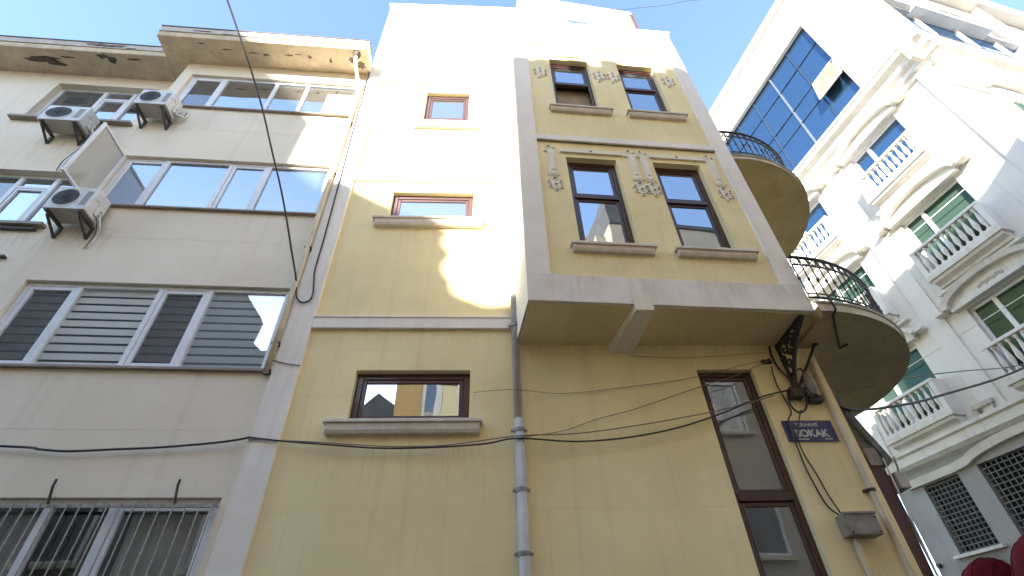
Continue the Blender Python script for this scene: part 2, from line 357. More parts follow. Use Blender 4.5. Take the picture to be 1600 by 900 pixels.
sill(house, -1.72, -0.03, 4.015, 0.15); sill(house, -1.69, -0.03, 7.255, 0.15); sill(house, -1.40, -0.17, 9.895, 0.13)
def casement(parent, hole, y, transom=None, gmats=('glass_y','glass_y'), t=0.075, name='window', fmat='mahog', **kw):
    x0, x1, z0, z1 = hole
    fm = MB(); frame_box(fm, x0+.002, x1-.002, z0+.002, z1-.002, t, y, y+.07)
    f = fm.build(name, M[fmat], parent, bevel=0.006, **kw)
    cells = [(z0+t, z1-t)] if transom is None else [(z0+t, transom-.04), (transom+.04, z1-t)]
    if transom is not None: MB().box(x0+t, x1-t, y-.012, y+.06, transom-.04, transom+.04).build('transom', M[fmat], f, bevel=0.008)
    for i, (a, b) in enumerate(cells):
        if gmats[i] is None: continue
        s = 0.045; sm = MB(); frame_box(sm, x0+t+.003, x1-t-.003, a+.003, b-.003, s, y+.014, y+.055); sm.build('sash', M[fmat], f, bevel=0.006)
        MB().box(x0+t+s, x1-t-s, y+.03, y+.036, a+s, b-s).build('pane', M[gmats[i]], f)
    return f
casement(house, W1, 0.085); casement(house, W2, 0.075); casement(house, W3, 0.075, transom=10.22)
f = casement(house, TW, 0.07, transom=3.20, gmats=('glass_dim','glass_dim'), t=0.06)
# bay -----------------------------------------------------------------
BL, BR = (0.478, -0.828, 0), R(2.95)
BW = dict(loc=BL, rz=BR)
B1 = (0.69,1.45,5.97,7.84); B2 = (2.015,2.755,5.97,7.85); B3 = (0.675,1.415,9.20,10.985); B4 = (1.975,2.69,9.20,10.985)
m = MB(); m.wall(0, 3.34, 5.057, 12.55, [B1,B2,B3,B4], 0, 0.16)
m.quad((0,0,5.057),(0,0,12.55),(-.05,0.86,12.55),(-.05,0.86,5.057)); m.quad((3.34,0,5.057),(3.70,0.66,5.057),(3.70,0.66,12.55),(3.34,0,12.55))
m.quad((0,0,12.549),(3.34,0,12.549),(3.70,0.66,12.549),(-.05,.86,12.549))
m.build('bay_wall', M['bay'], house, **BW)
MB().box(-.01,3.345,.004,.05,5.03,5.056).hexa([(-.004,.05,5.03),(3.345,.05,5.03),(3.72,.66,5.03),(-.05,.86,5.03),(-.004,.05,5.056),(3.345,.05,5.056),(3.72,.66,5.056),(-.05,.86,5.056)]).build('bay_soffit', M['yellow'], house, **BW)
def bx(name, mat, *b, bevel=0.005): return MB().box(*b).build(name, M[mat], house, bevel=bevel, **BW)
bx('bay_pilaster','trim', -.012,.27,-.035,.02,5.44,12.4); bx('bay_pilaster','trim', 3.10,3.352,-.035,.02,5.44,12.4)
MB().box(-.012,3.352,-.038,.02,5.04,5.44).build('base_band', M['bandtrim'], house, bevel=0.006, **BW)
MB().quad((-.015,-.03,5.04),(-.065,.85,5.04),(-.065,.85,12.4),(-.015,-.03,12.4)).build('bay_side_face', M['trim'], house, **BW)
MB().box(.27,3.10,-.03,.02,8.205,8.37).box(.27,3.10,-.055,.0,8.205,8.235).build('ledge', M['trim'], house, bevel=0.005, **BW)
bx('top_band','trim', .27,3.10,-.03,.02,11.6,12.4)
MB().box(-.03,3.37,-.05,.3,12.401,12.50).box(-.05,3.40,-.075,.3,12.50,12.56).build('bay_cornice', M['trim'], house, bevel=0.008, **BW)
m = MB(); m.hexa([(1.19,-.05,4.95),(1.40,-.05,4.95),(1.385,.83,4.905),(1.075,.84,4.905),(1.19,-.05,5.20),(1.40,-.05,5.20),(1.385,.83,5.05),(1.075,.84,5.05)])
m.build('corbel_beam', M['relief'], house, bevel=0.008, **BW)
for a, b, z in ((.55,1.64,5.965),(1.88,2.97,5.965),(.535,1.61,9.195),(1.85,2.90,9.195)): sill(house, a, b, z, 0.125, 0.10, **BW)
casement(house, B1, 0.09, transom=7.05, t=0.065, **BW); casement(house, B2, 0.09, transom=7.05, gmats=('glass_bright','glass_bright'), t=0.065, **BW)
b3 = casement(house, B3, 0.09, transom=10.24, gmats=(None,'glass_y'), t=0.06, **BW); casement(house, B4, 0.09, transom=10.24, gmats=('glass_bright','glass_bright'), t=0.06, **BW)
MB().quad((.6,.24,9.2),(1.5,.24,9.2),(1.5,.24,10.9),(.6,.24,10.9)).quad((.6,.75,9.2),(1.5,.75,9.2),(1.5,.75,11.2),(.6,.75,11.2)).quad((.6,.1,11.2),(1.5,.1,11.2),(1.5,.75,11.2),(.6,.75,11.2)).quad((1.5,.17,9.2),(1.5,.17,11.2),(1.5,.75,11.2),(1.5,.75,9.2)).quad((.6,.17,9.2),(.6,.17,11.2),(.6,.75,11.2),(.6,.75,9.2)).build('room', M['roomtan'], b3)
# plaster ornaments on the bay
def rosette(mb, hb, x, z, r):
    n = 10; vs = []
    mb.lathe([(r,0),(r*.98,.012),(r*.80,.024),(r*.45,.024)], (x,0,z), n, axis='y')
    hb.lathe([(r*.42,0.02),(r*.42,.0275),(r*.25,.0255)], (x,0,z), 8, axis='y')  # raised disc, its colour paints in the dark of a hollow
def ornament(name, fn):
    a, h = MB(), MB(); fn(a, h)
    o = a.build(name, M['relief'], house, **BW); h.build('dark_hollow_disc', M['hole'], o)['kind'] = 'stuff'; return o
def pendant(x, ztop):
    def fn(a, h):
        rosette(a, h, x-.035, ztop-.02, .05); rosette(a, h, x+.045, ztop-.07, .038)
        a.lathe([(.028,0),(.028,.02),(.01,.03)], (x-.09,0,ztop-.13), 8, axis='y')
        a.prism([(x-.062,ztop-.07),(x+.066,ztop-.10),(x+.05,ztop-.66),(x,ztop-.70),(x-.05,ztop-.66)], 'y', -.022, .01)
        a.prism([(x-.032,ztop-.13),(x+.034,ztop-.15),(x+.026,ztop-.60),(x-.026,ztop-.60)], 'y', -.034, -.02)
        a.tube([(x-.08,-.012,ztop-.68),(x-.03,-.02,ztop-.735),(x+.03,-.02,ztop-.735),(x+.08,-.012,ztop-.68)], .014, 6)
        for dx, dz, r in ((0,-.80,.05),(.012,-.93,.05),(-.078,-.865,.036),(.085,-.86,.036),(-.068,-.965,.034),(.09,-.975,.034),(.015,-1.04,.032)): rosette(a, h, x+dx, ztop+dz, r)
        a.prism([(x-.055,ztop-.78),(x+.055,ztop-.78),(x+.07,ztop-.98),(x+.01,ztop-1.04),(x-.05,ztop-.98)], 'y', -.014, .01)
    return fn
for x in (.47,1.70,1.885,2.945): ornament('pendant_ornament', pendant(x, 8.08))
def cluster(x, z, wide):
    def fn(a, h):
        for i in range(2 if wide else 1):
            cx = x + (0 if not wide else (-.13 if i == 0 else .13))
            for dx, dz, r in ((0,.0,.05),(.02,-.13,.045),(-.09,.06,.035),(-.085,-.07,.034),(.1,.05,.036),(.1,-.08,.034),(.0,.12,.036),(-.03,-.21,.03)): rosette(a, h, cx+dx, z+dz, r)
            a.prism([(cx-.08,z+.10),(cx+.08,z+.10),(cx+.07,z-.12),(cx,z-.2),(cx-.07,z-.12)], 'y', -.012, .01)
    return fn
ornament('rosette_cluster', cluster(.47,10.42,False)); ornament('rosette_cluster', cluster(1.70,10.45,True)); ornament('rosette_cluster', cluster(2.88,10.45,False))
for x0, x1 in ((.60,1.56),(1.99,2.85)):
    def lint(a, h, x0=x0, x1=x1):
        a.box(x0,x1,-.022,.01,7.93,8.02); a.box(x0,x1,-.034,-.02,7.93,7.955); rosette(a, h, (x0+x1)/2, 7.985, .055)
    ornament('lintel_moulding', lint)
def keym(a, h):
    a.box(.80,1.28,-.03,.01,11.10,11.14); a.prism([(.95,11.14),(1.12,11.14),(1.09,11.28),(.98,11.28)], 'y', -.05, .01)
ornament('lintel_moulding', keym)
# rooftop storey
RT_, RZ_ = (0.83,0.02,0), R(6.2)
RW = dict(loc=RT_, rz=RZ_)
MB().box(0,3.12,0,5,13.6,16.25).build('roof_storey', M['trim'], house, **RW)
MB().box(-.04,3.16,-.06,5.05,16.25,16.36).build('roof_edge', M['relief'], house, bevel=0.01, **RW)
MB().box(3.12,3.21,-.03,.25,13.6,16.3).build('roof_flashing', M['darkred'], house, **RW)
rw = MB().box(1.17,1.80,-.02,.01,14.86,15.30).build('roof_window', M['pink'], house, bevel=0.005, **RW)
MB().box(1.22,1.75,-.024,-.021,14.9,15.26).build('pane', M['glass_bright'], rw)
MB().box(1.94,2.80,-.02,.01,15.72,15.77).build('vent_slot', M['stone'], house, **RW); MB().box(2.50,2.74,-.018,.01,15.3,15.42).build('vent_slot', M['stone'], house, **RW)
MB().box(.24,.30,-.16,.01,15.62,15.80).build('roof_bracket', M['stone'], house, **RW)
# round balconies
def balcony(c, Rr, z, th, a0, a1, railz, rh):
    N = 48
    arc = [(c[0]+Rr*math.cos(R(a0+(a1-a0)*i/N)), c[1]+Rr*math.sin(R(a0+(a1-a0)*i/N))) for i in range(N+1)]
    sl = MB().prism(arc+[(3.9, arc[-1][1]), (3.9, arc[0][1]+.1)], 'z', z, z+th).build('balcony_slab', M['slab'], house)
    ed = MB()
    for i in range(N):
        (xa, ya), (xb, yb) = [(c[0]+(Rr+.006)*math.cos(R(a0+(a1-a0)*q/N)), c[1]+(Rr+.006)*math.sin(R(a0+(a1-a0)*q/N))) for q in (i, i+1)]
        ed.quad((xa,ya,z+.002),(xb,yb,z+.002),(xb,yb,z+th-.04),(xa,ya,z+th-.04))
    ed.build('slab_edge', M['edgepaint'], sl, smooth=True)
    def pth(rr, zz, n=60): return [(c[0]+rr*math.cos(R(a0+(a1-a0)*i/n)), c[1]+rr*math.sin(R(a0+(a1-a0)*i/n)), zz) for i in range(n+1)]
    MB().tube(pth(Rr+.005, z+th-.03), .022, 8).build('slab_moulding', M['stone'], sl, smooth=True)
    rl = MB().tube(pth(Rr-.05, railz+rh), .022, 8).tube(pth(Rr-.05, railz+rh-.13), .012, 6).tube(pth(Rr-.05, railz), .016, 6).tube(pth(Rr-.05, railz+.06), .01, 6).build('iron_railing', M['iron'], house, smooth=True)
    L = Rr*R(a1-a0); nb = int(L/.125)
    bm_ = MB().tube([(0,0,railz),(0,0,railz+rh*.45)], .0085, 6).lathe([(.009,-.03),(.018,-.01),(.018,.01),(.009,.03)], (0,0,railz+rh*.45), 6).tube([(0,0,railz+rh*.45),(0,0,railz+rh)], .0085, 6).mesh('bar', M['iron'])
    cm = MB().tube([(.045*math.cos(k*math.pi/5),0,railz+rh-.065+.052*math.sin(k*math.pi/5)) for k in range(10)], .007, 5, closed=True).mesh('scroll', M['iron'])
    for k in range(nb+1):
        a = R(a0+(a1-a0)*k/nb); p = (c[0]+(Rr-.05)*math.cos(a), c[1]+(Rr-.05)*math.sin(a), 0)
        link('bar', bm_, rl, loc=p)
        a2 = R(a0+(a1-a0)*(k+.5)/nb)
        if k < nb: link('scroll', cm, rl, loc=(c[0]+(Rr-.05)*math.cos(a2), c[1]+(Rr-.05)*math.sin(a2), 0), rz=a2+math.pi/2)
    return sl
balcony((3.74,1.38), 2.16, 4.98, 0.15, -88, 74, 5.22, 0.66)
balcony((3.97,1.30), 1.91, 8.15, 0.12, -93, 74, 8.36, 0.64)

# ------------------------------------------------------------------ LEFT APARTMENT BUILDING
LZ = R(2.32)
apt = thing('apartment_building', 'grey beige plastered apartment building with white framed windows and flaking eaves', 'apartment building', (-2.44,0,0), LZ)
A0 = (-2.98,-.12,1.3,3.24); A1 = (-3.36,-.13,4.66,5.91); A2 = (-3.37,-.135,7.35,8.58); A3 = (-3.36,-.135,10.09,11.29)
A0b = (-3.36,-.10,1.2,3.25); A0 = A0b
m = MB(); m.wall(-3.56, 0, 0, 11.72, [A0,A1,A2,A3], 0, 0.11)
m.quad((-3.56,0,0),(-3.56,.42,0),(-3.56,.42,11.72),(-3.56,0,11.72))
RA = (-6.07,-4.17,10.06,11.37); RB = (-6.07,-4.17,7.30,8.60)
RC = (-6.07,-4.17,4.55,5.85)
m.wall(-14, -3.56, 0, 11.72, [RA,RB,RC], 0.42, 0.2)
m.quad((0,8,0),(-14,8,0),(-14,8,11.9),(0,8,11.9)); m.quad((-14,.42,0),(-14,8,0),(-14,8,11.9),(-14,.42,11.9)); m.quad((0,.0,0),(0,8,0),(0,8,11.9),(0,0,11.9))
m.build('wall', M['beige'], apt)
def seam_joint(z, x0, x1, y): MB().box(x0,x1,y-.0015,y+.01,z,z+.012).build('render_joint', M['beige'], apt)
for z in (3.93, 6.72, 9.42): seam_joint(z, -3.55, -.01, 0)
m = MB().prism([(-.52,11.715),(8,11.715),(8,12.02),(-.54,12.02),(-.54,11.80)], 'x', -3.98, .01); ev = m.build('eave', M['soffit'], apt, bevel=0.012)
MB().box(-3.97,.012,-.56,-.541,11.85,12.03).build('fascia', M['stone'], ev)
MB().box(-3.99,.02,-.575,-.3,12.03,12.05).build('roof_edge', M['bracket'], ev)
m = MB().prism([(-.10,11.715),(8,11.715),(8,12.0),(-.12,12.0),(-.12,11.79)], 'x', -14, -3.985); ev2 = m.build('eave', M['soffit'], apt, bevel=0.012)
MB().box(-14,-3.99,-.14,-.121,11.84,12.01).build('fascia', M['stone'], ev2)
MB().box(-14,-4.0,-.155,.1,12.01,12.03).build('roof_edge', M['bracket'], ev2)
def blot(name, mat, parent, cx, cy, cz, w_, h_, plane, n=14, seed=0):
    rd = random.Random(seed); pts = []
    for k in range(n):
        a = 2*math.pi*k/n; q = rd.uniform(.45,1.0); u, v = cx+w_*q*math.cos(a), (cy if plane == 'z' else cz)+h_*q*math.sin(a)
        pts.append((u, v))
    mb = MB()
    if plane == 'z': mb.prism(pts, 'z', cz, cz-.004)
    else: mb.prism(pts, 'y', cy, cy-.004)
    return mb.build(name, M[mat], parent)
for i, (x, yy, w_, h_) in enumerate(((-2.75,-.33,.12,.02),(-2.25,-.3,.16,.018),(-2.0,-.28,.08,.03),(-1.55,-.3,.12,.02),(-1.35,-.33,.1,.015),(-1.15,-.3,.05,.04),(-.75,-.25,.03,.08),(-.3,-.3,.14,.1),(-.15,-.2,.1,.12),(-3.2,-.42,.1,.02))):
    blot('spalled_patch', 'chip', ev, x, yy, 11.7145, w_, h_, 'z', seed=i)
for i, (x, z, w_, h_) in enumerate(((-5.35,11.93,.22,.07),(-4.95,11.92,.2,.06),(-5.15,11.9,.2,.05),(-4.7,11.86,.13,.03))):
    blot('soot_patch', 'stain', ev2, x, -.1405, z, w_, h_, 'y', seed=20+i)
for i, (x, yy, w_, h_) in enumerate(((-5.2,-.02,.16,.06),(-5.05,.05,.12,.08),(-4.6,.0,.22,.03),(-6.4,.12,.5,.08),(-6.2,.2,.3,.06),(-5.9,.05,.2,.03))):
    blot('soot_patch', 'stain', ev2, x, yy, 11.7145, w_, h_, 'z', seed=40+i)
for i, (x, z, w_, h_, mt) in enumerate(((-.6,12.0,.3,.02,'stain'),(-3.2,11.95,.25,.03,'stain'),(-2.7,11.9,.12,.02,'chip'))):
    blot('flaked_patch', mt, ev, x, -.5615, z-.03, w_, h_, 'y', seed=60+i)

def strip_window(hole, y, mull, mats, ledge=True, sashes=(), name='window', t=0.055, mw=0.06):
    x0, x1, z0, z1 = hole
    f = frame_box(MB(), x0+.002, x1-.002, z0+.002, z1-.002, t, y, y+.06).build(name, M['upvc'], apt, bevel=0.006)
    for q in mull: MB().box(q-mw/2, q+mw/2, y-.006, y+.055, z0+t, z1-t).build('mullion', M['upvc'], f, bevel=0.006)
    ed = [x0+t] + sum([[q-mw/2, q+mw/2] for q in mull], []) + [x1-t]
    for i in range(len(ed)//2):
        a, b = ed[2*i], ed[2*i+1]; s = 0
        if i in sashes:
            s = 0.05; frame_box(MB(), a+.003, b-.003, z0+t+.003, z1-t-.003, s, y+.004, y+.05).build('sash', M['upvc'], f, bevel=0.006)
        MB().box(a+s-.004, b-s+.004, y+.028, y+.034, z0+t+s-.004, z1-t-s+.004).build('pane', M[mats[i]], f)
    if ledge: MB().box(x0-.03, x1+.02, y-.11, y+.02, z0-.028, z0).build('window_ledge', M['brownsill'], f)
    return f
MU = (-2.715,-1.735,-1.13)
w1 = strip_window(A1, .055, MU, ('glass_clear','glass_clear','glass_clear','glass_semi'), sashes=(0,2))
for k in range(10):
    z = 4.70+k*.118
    MB().box(-3.34,-.15,.108,.112,z,z+.086).build('blind_slat', M['blind'], w1)
MB().box(-3.4,-.1,.26,.27,4.6,5.95).build('room', M['greyroom'], w1)
MB().box(-1.70,-1.17,.096,.099,4.74,5.85).build('insect_screen', M['screen'], w1)
MB().box(-3.30,-2.75,.096,.099,4.74,5.85).build('insect_screen', M['screen'], w1)
w2 = strip_window(A2, .055, MU, ('glass_bright',)*4, sashes=(0,2))
w3 = strip_window(A3, .055, MU, ('glass_dim','glass_y','glass_y','glass_y'), sashes=(0,))
MB().box(-.70,-.18,.053,.0545,10.3,10.95).build('curtain', M['blind'], w3)
w0 = strip_window(A0, .055, (-1.655,-1.075), ('glass_clear','glass_clear','glass_clear'), sashes=(2,), mw=0.075)
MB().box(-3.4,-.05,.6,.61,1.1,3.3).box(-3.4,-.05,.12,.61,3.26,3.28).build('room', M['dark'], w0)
cv = MB(); n = 60; xs = [-.95+.8*i/n for i in range(n+1)]
for i in range(n):
    y0, y1 = .2+.02*math.sin(xs[i]*44), .2+.02*math.sin(xs[i+1]*44); cv.quad((xs[i],y0,1.25),(xs[i+1],y1,1.25),(xs[i+1],y1,3.2),(xs[i],y0,3.2))
cv.build('curtain', M['curtain'], w0)
cv = MB(); xs = [-3.3+1.5*i/90 for i in range(91)]
for i in range(90):
    y0, y1 = .22+.02*math.sin(xs[i]*36), .22+.02*math.sin(xs[i+1]*36); cv.quad((xs[i],y0,1.25),(xs[i+1],y1,1.25),(xs[i+1],y1,3.2),(xs[i],y0,3.2))
cv.build('curtain', M['curtain'], w0)
# window bars of the ground floor
gr = MB().box(-3.36,-.10,-.03,-.01,3.15,3.175).box(-3.36,-.10,-.03,-.01,1.6,1.625).build('window_grille', M['barpaint'], apt)
bar = MB().tube([(0,-.035,1.25),(0,-.035,3.19),(0,-.02,3.205)], .0065, 6).mesh('bar', M['barpaint'])
x = -3.33
while x < -.12: link('bar', bar, gr, loc=(x,0,0)); x += .118
for x in (-1.62,-.50): MB().tube([(x,-.03,3.18),(x-.02,-.06,3.34),(x-.02,-.06,3.40)], .012, 6).build('hook', M['rustiron'], gr)
# open outward sash on the second floor window
so = thing('open_window_sash', 'open outward swung casement with grey frosted glass beside lower air conditioner', 'window sash', (-2.44,0,0), LZ)
SX = -3.375
fm = MB(); fm.box(SX-.02,SX+.02,-.60,-.56,7.38,8.56); fm.box(SX-.02,SX+.02,-.03,.01,7.38,8.56); fm.box(SX-.019,SX+.019,-.56,-.03,8.52,8.56); fm.box(SX-.019,SX+.019,-.56,-.03,7.38,7.42)
fm.build('sash_frame', M['upvc'], so, bevel=0.005); MB().box(SX-.004,SX+.004,-.56,-.03,7.42,8.52).build('pane', M['screen_grey'], so)
# recessed wing windows
def wing_window(hole, seed):
    x0, x1, z0, z1 = hole; y = .54
    f = frame_box(MB(), x0+.002, x1-.002, z0+.002, z1-.002, .05, y, y+.06).build('window', M['upvc'], apt, bevel=0.005)
    for q in (-5.21,-4.66): MB().box(q-.035,q+.035,y-.006,y+.05,z0+.05,z1-.05).build('mullion', M['upvc'], f)
    e = [x0+.05,-5.245,-5.175,-4.695,-4.625,x1-.05]
    for i in range(3):
        MB().box(e[2*i]-.003,e[2*i+1]+.003,y+.03,y+.036,z0+.05,z1-.05).build('pane', M['glass_y' if i != 0 else 'glass_dim'], f)
    zt = z1-.32
    MB().box(-5.175,-4.695,y-.002,y+.045,zt,zt+.05).build('transom', M['upvc'], f)
    s = frame_box(MB(), -5.16,-4.71,z0+.06,zt-.01,.035,y+.0,y+.05).build('sash', M['upvc'], f)
    MB().box(x0-.12,x1+.06,.32,y,z0-.05,z0).build('window_ledge', M['brownsill'], f)
    return f
for h in (RA,RB,RC): wing_window(h, 0)
for i, (x, z, w_) in enumerate(((-4.45,7.18,.25),(-4.5,6.62,.22))):
    MB().box(x-w_,x+w_,.36,.42,z,z+.03).build('cable_tray', M['bracket'], apt)

# ------------------------------------------------------------------ air conditioners
ac = thing('air_conditioner', 'dusty air conditioner below the open sash, beside the second floor window strip', 'air conditioner', (-2.44,0,0), LZ, 'outdoor air conditioner units on the beige building')
def make_ac(root):
    MB().box(0,.54,-.36,-.07,.04,.48).build('casing', M['ac'], root, bevel=0.012)
    fan = MB().lathe([(.185,0),(.185,.012),(.165,.014),(.16,.004)], (.20,-.355,.26), 24, axis='y').build('fan_surround', M['ac'], root)
    MB().lathe([(.158,0.003),(.158,.008),(.04,.01)], (.20,-.355,.26), 24, axis='y').build('fan_opening', M['acdark'], fan)
    gm = MB()
    for k in range(1,5): gm.tube([(.20+.034*k*math.cos(a*math.pi/10),-.372,.26+.034*k*math.sin(a*math.pi/10)) for a in range(20)], .003, 4, closed=True)
    for k in range(6): a = k*math.pi/6; gm.tube([(.20+.158*math.cos(a),-.372,.26+.158*math.sin(a)),(.20-.158*math.cos(a),-.372,.26-.158*math.sin(a))], .003, 4)
    gm.build('fan_grille', M['bracket'], fan)
    MB().box(.42,.50,-.3625,-.35,.12,.40).build('front_panel', M['curtain'], root)
    v = MB().box(.541,.565,-.22,-.10,.10,.26).box(.541,.556,-.30,-.24,.30,.40)
    for zz in (.14,.22): v.tube([(.56,-.16,zz),(.60,-.16,zz-.01),(.60,-.14,zz-.06)], .014, 6)
    v.build('valve_cover', M['ac'], root, bevel=0.004)
    MB().box(.02,.52,-.355,-.075,.0385,.0395).build('base_pan', M['stone'], root)
    for x in (.05,.46):
        MB().box(x,x+.035,-.36,0,.0,.037).box(x,x+.035,-.03,0,-.18,.0).hexa([(x+.005,-.30,-.03),(x+.03,-.30,-.03),(x+.03,-.02,-.18),(x+.005,-.02,-.18),(x+.005,-.30,.0),(x+.03,-.30,.0),(x+.03,-.02,-.15),(x+.005,-.02,-.15)]).build('bracket', M['bracket'], root)
make_ac(ac)
def at_apt(u, d, z): c, s = math.cos(LZ), math.sin(LZ); return (-2.44+u*c-d*s, u*s+d*c, z)
ac2 = copy_tree(ac); tag(ac2, 'air conditioner mounted in front of the recessed top floor window at far left', 'air conditioner', 'outdoor air conditioner units on the beige building')
ac3 = copy_tree(ac); tag(ac3, 'air conditioner right under the eave beside the top floor window strip', 'air conditioner', 'outdoor air conditioner units on the beige building')
for i_, (r_, pts_) in enumerate(((ac, [(.60,-.15,.08),(.63,-.10,-.02),(.60,-.02,-.12),(.57,.0,-.35)]), (ac2, [(.60,-.15,.08),(.62,-.12,.02),(.57,-.02,-.25),(.50,-.01,-.62),(.52,.0,-.9)]), (ac3, [(.60,-.15,.08),(.64,-.12,.10),(.66,-.03,.2),(.64,.0,.42)]))):
    MB().tube(smooth_path(pts_, 4), .016, 6).build('insulated_hose', M['ac'], r_, smooth=True); MB().tube(smooth_path([(p[0]-.035,p[1],p[2]-.01) for p in pts_], 4), .006, 5).build('hose_cable', M['cable'], r_, smooth=True)
ac.location = at_apt(-3.50,0,6.83); ac2.location = at_apt(-5.30,.42,9.52); ac3.location = at_apt(-3.54,0,9.51)
ac2.scale = (1.28,1,1.0)

# ------------------------------------------------------------------ pipes
dp = thing('drainpipe', 'grey plastic drainpipe clamped to the yellow wall left of the bay', 'drainpipe', (0.36,0,0))
MB().tube([(0,-.085,4.0),(0.004,-.085,9),(0,-.085,15.0)], .047, 14).build('upper_pipe', M['pipe'], dp, smooth=True)
MB().tube([(0.012,-.09,0.1),(0.008,-.09,2.0),(0.006,-.09,4.0)], .056, 14).build('lower_pipe', M['pipe'], dp, smooth=True)
for z in (2.68,3.25,3.87,5.25,7.0,9.0,11.0,13.0):
    MB().lathe([(.057,-.02),(.063,-.02),(.063,.02),(.057,.02)], (0.005,-.088,z), 14).box(-.085,.09,-.10,-.078,z-.012,z+.012).box(-.012,.02,-.03,0,z-.012,z+.012).build('pipe_clamp', M['clamp'], dp)
cp_ = thing('corner_pipe', 'slim cream painted pipe running down the yellow corner right of the street sign', 'drainpipe', (3.965,0,0))
MB().tube([(0,-.045,0.1),(.0,-.045,3.2),(.008,-.045,4.75)], .033, 10).build('pipe', M['beigepipe'], cp_, smooth=True)
for z in (3.22,2.2): MB().lathe([(.034,-.015),(.042,-.015),(.042,.015),(.034,.015)], (0,-.045,z), 10).box(-.07,-.03,-.05,0,z-.012,z+.012).build('pipe_clamp', M['rustiron'], cp_)
gp = thing('eave_downpipe', 'cream downpipe from the flaking eave down beside the white pilaster', 'drainpipe', (-2.44,0,0), LZ)
MB().tube(smooth_path([(-.20,-.42,11.72),(-.20,-.40,11.5),(-.12,-.16,11.1),(-.075,-.075,10.8),(-.065,-.07,10.3),(-.055,-.07,4.6)],5), .036, 10).build('pipe', M['beigepipe'], gp, smooth=True)
MB().lathe([(.06,-.08),(.075,0),(.075,.05)], (-.20,-.42,11.70), 10).build('hopper', M['rustiron'], gp)
for z in (4.62,5.0,6.6,8.3,9.8): MB().box(-.10,-.01,-.085,0,z-.015,z+.015).build('pipe_clamp', M['rustiron'], gp)

# ------------------------------------------------------------------ street sign, boxes, brackets
sg = thing('street_sign', 'navy blue enamel street name plate reading sokak on the yellow corner', 'street sign', (0,-.022,0))
MB().box(3.325,3.897,0,.012,3.757,4.0).build('plate', M['sign'], sg, bevel=0.003)
def text(body, size, x, z, y, parent, mat='letter', ext=0.001, bold=0.0, name='lettering'):
    cu = bpy.data.curves.new('lettering_curve', 'FONT'); cu.body = body; cu.size = size; cu.extrude = ext; cu.offset = bold
    to = bpy.data.objects.new('lettering_source', cu); COL.objects.link(to)
    dg = bpy.context.evaluated_depsgraph_get(); me = bpy.data.meshes.new_from_object(to.evaluated_get(dg))
    bpy.data.objects.remove(to); me.materials.clear(); me.materials.append(M[mat]); me.name = name
    o = link(name, me, parent, loc=(x,y,z)); o.rotation_euler = (R(90),0,0); return o
text('TERHANE', .062, 3.455, 3.925, -.0025, sg, bold=.001); text('SOKAK', .115, 3.43, 3.808, -.0025, sg, bold=.004)
MB().box(3.42,3.56,-.002,-.0005,3.774,3.786).box(3.74,3.83,-.002,-.0005,3.776,3.788).build('fine_print', M['letter'], sg)
tb = thing('junction_box', 'weathered grey junction box with cables entering on the yellow corner', 'junction box', (0,0,0))
MB().box(3.475,3.80,-.16,-.005,2.775,2.975).build('housing', M['box'], tb, bevel=0.012)
MB().box(3.468,3.807,-.168,-.155,2.96,2.985).build('lid', M['box'], tb, bevel=0.004)
for x, z in ((3.50,2.80),(3.775,2.80),(3.775,2.93)): MB().lathe([(.009,0),(.009,.006)], (x,-.1605,z), 8, axis='y').build('screw', M['rustiron'], tb)
MB().tube([(3.56,-.06,2.77),(3.565,-.035,2.6),(3.53,-.035,0.4)], .028, 8).build('conduit', M['beigepipe'], tb, smooth=True)
ib = thing('iron_bracket', 'black wrought iron scroll bracket under the bay corner', 'bracket', (0,0,0))
MB().tube([(3.66,-.02,5.02),(3.66,-.02,4.42)], .022, 6).tube([(3.66,-.02,5.0),(3.65,-.66,5.0)], .022, 6).tube(smooth_path([(3.665,-.66,5.0),(3.665,-.42,4.86),(3.66,-.2,4.66),(3.655,-.03,4.40)],4), .026, 6).build('bracket_frame', M['iron'], ib)
def spiral(cy, cz, r0, turns, sgn): return [(3.66, cy+r0*(1-k/26)*math.cos(sgn*k*turns*2*math.pi/24), cz+r0*(1-k/26)*math.sin(sgn*k*turns*2*math.pi/24)) for k in range(24)]
for cy, cz, r, t in ((-.13,4.88,.10,1.4),(-.33,4.91,.075,1.3),(-.11,4.68,.075,1.3),(-.22,4.78,.055,1.2),(-.48,4.95,.04,1.2),(-.07,4.54,.045,1.2),(-.22,4.93,.05,1.3),(-.05,4.79,.05,1.2),(-.30,4.84,.035,1.1),(-.16,4.63,.035,1.1),(-.41,4.90,.04,1.1)):
    MB().tube(spiral(cy, cz, r, t, 1), .016, 5).build('scroll', M['iron'], ib)
MB().tube(smooth_path([(3.55,-.04,4.98),(3.52,-.05,4.85),(3.54,-.05,4.66),(3.62,-.05,4.5),(3.66,-.03,4.36)],4), .014, 6).build('scroll', M['iron'], ib)
lm = thing('wall_lamp', 'brown teardrop wall lamp between the iron bracket and corner pipe', 'lamp', (3.80,-.10,4.42))
MB().lathe([(.01,-.17),(.045,-.12),(.062,-.03),(.055,.06),(.03,.13),(.012,.16)], (0,0,0), 12).build('shade', M['box'], lm, smooth=True)
MB().tube([(0,0,.15),(-.02,.02,.22),(-.06,.09,.22)], .012, 6).build('arm', M['rustiron'], lm)
cj = thing('cable_junction', 'dark clump of cable insulators at the foot of the iron bracket', 'cable junction', (3.62,-.07,4.33))
MB().box(-.09,.05,-.05,.065,-.08,.05).build('block', M['rustiron'], cj, bevel=0.015)
for dx, dz in ((-.03,.07),(.03,.05),(.07,-.02),(.13,-.07),(.18,-.05)): MB().lathe([(.02,-.03),(.03,-.02),(.02,0),(.03,.02),(.018,.035)], (dx,-.04,dz), 8).build('insulator', M['rustiron'], cj)
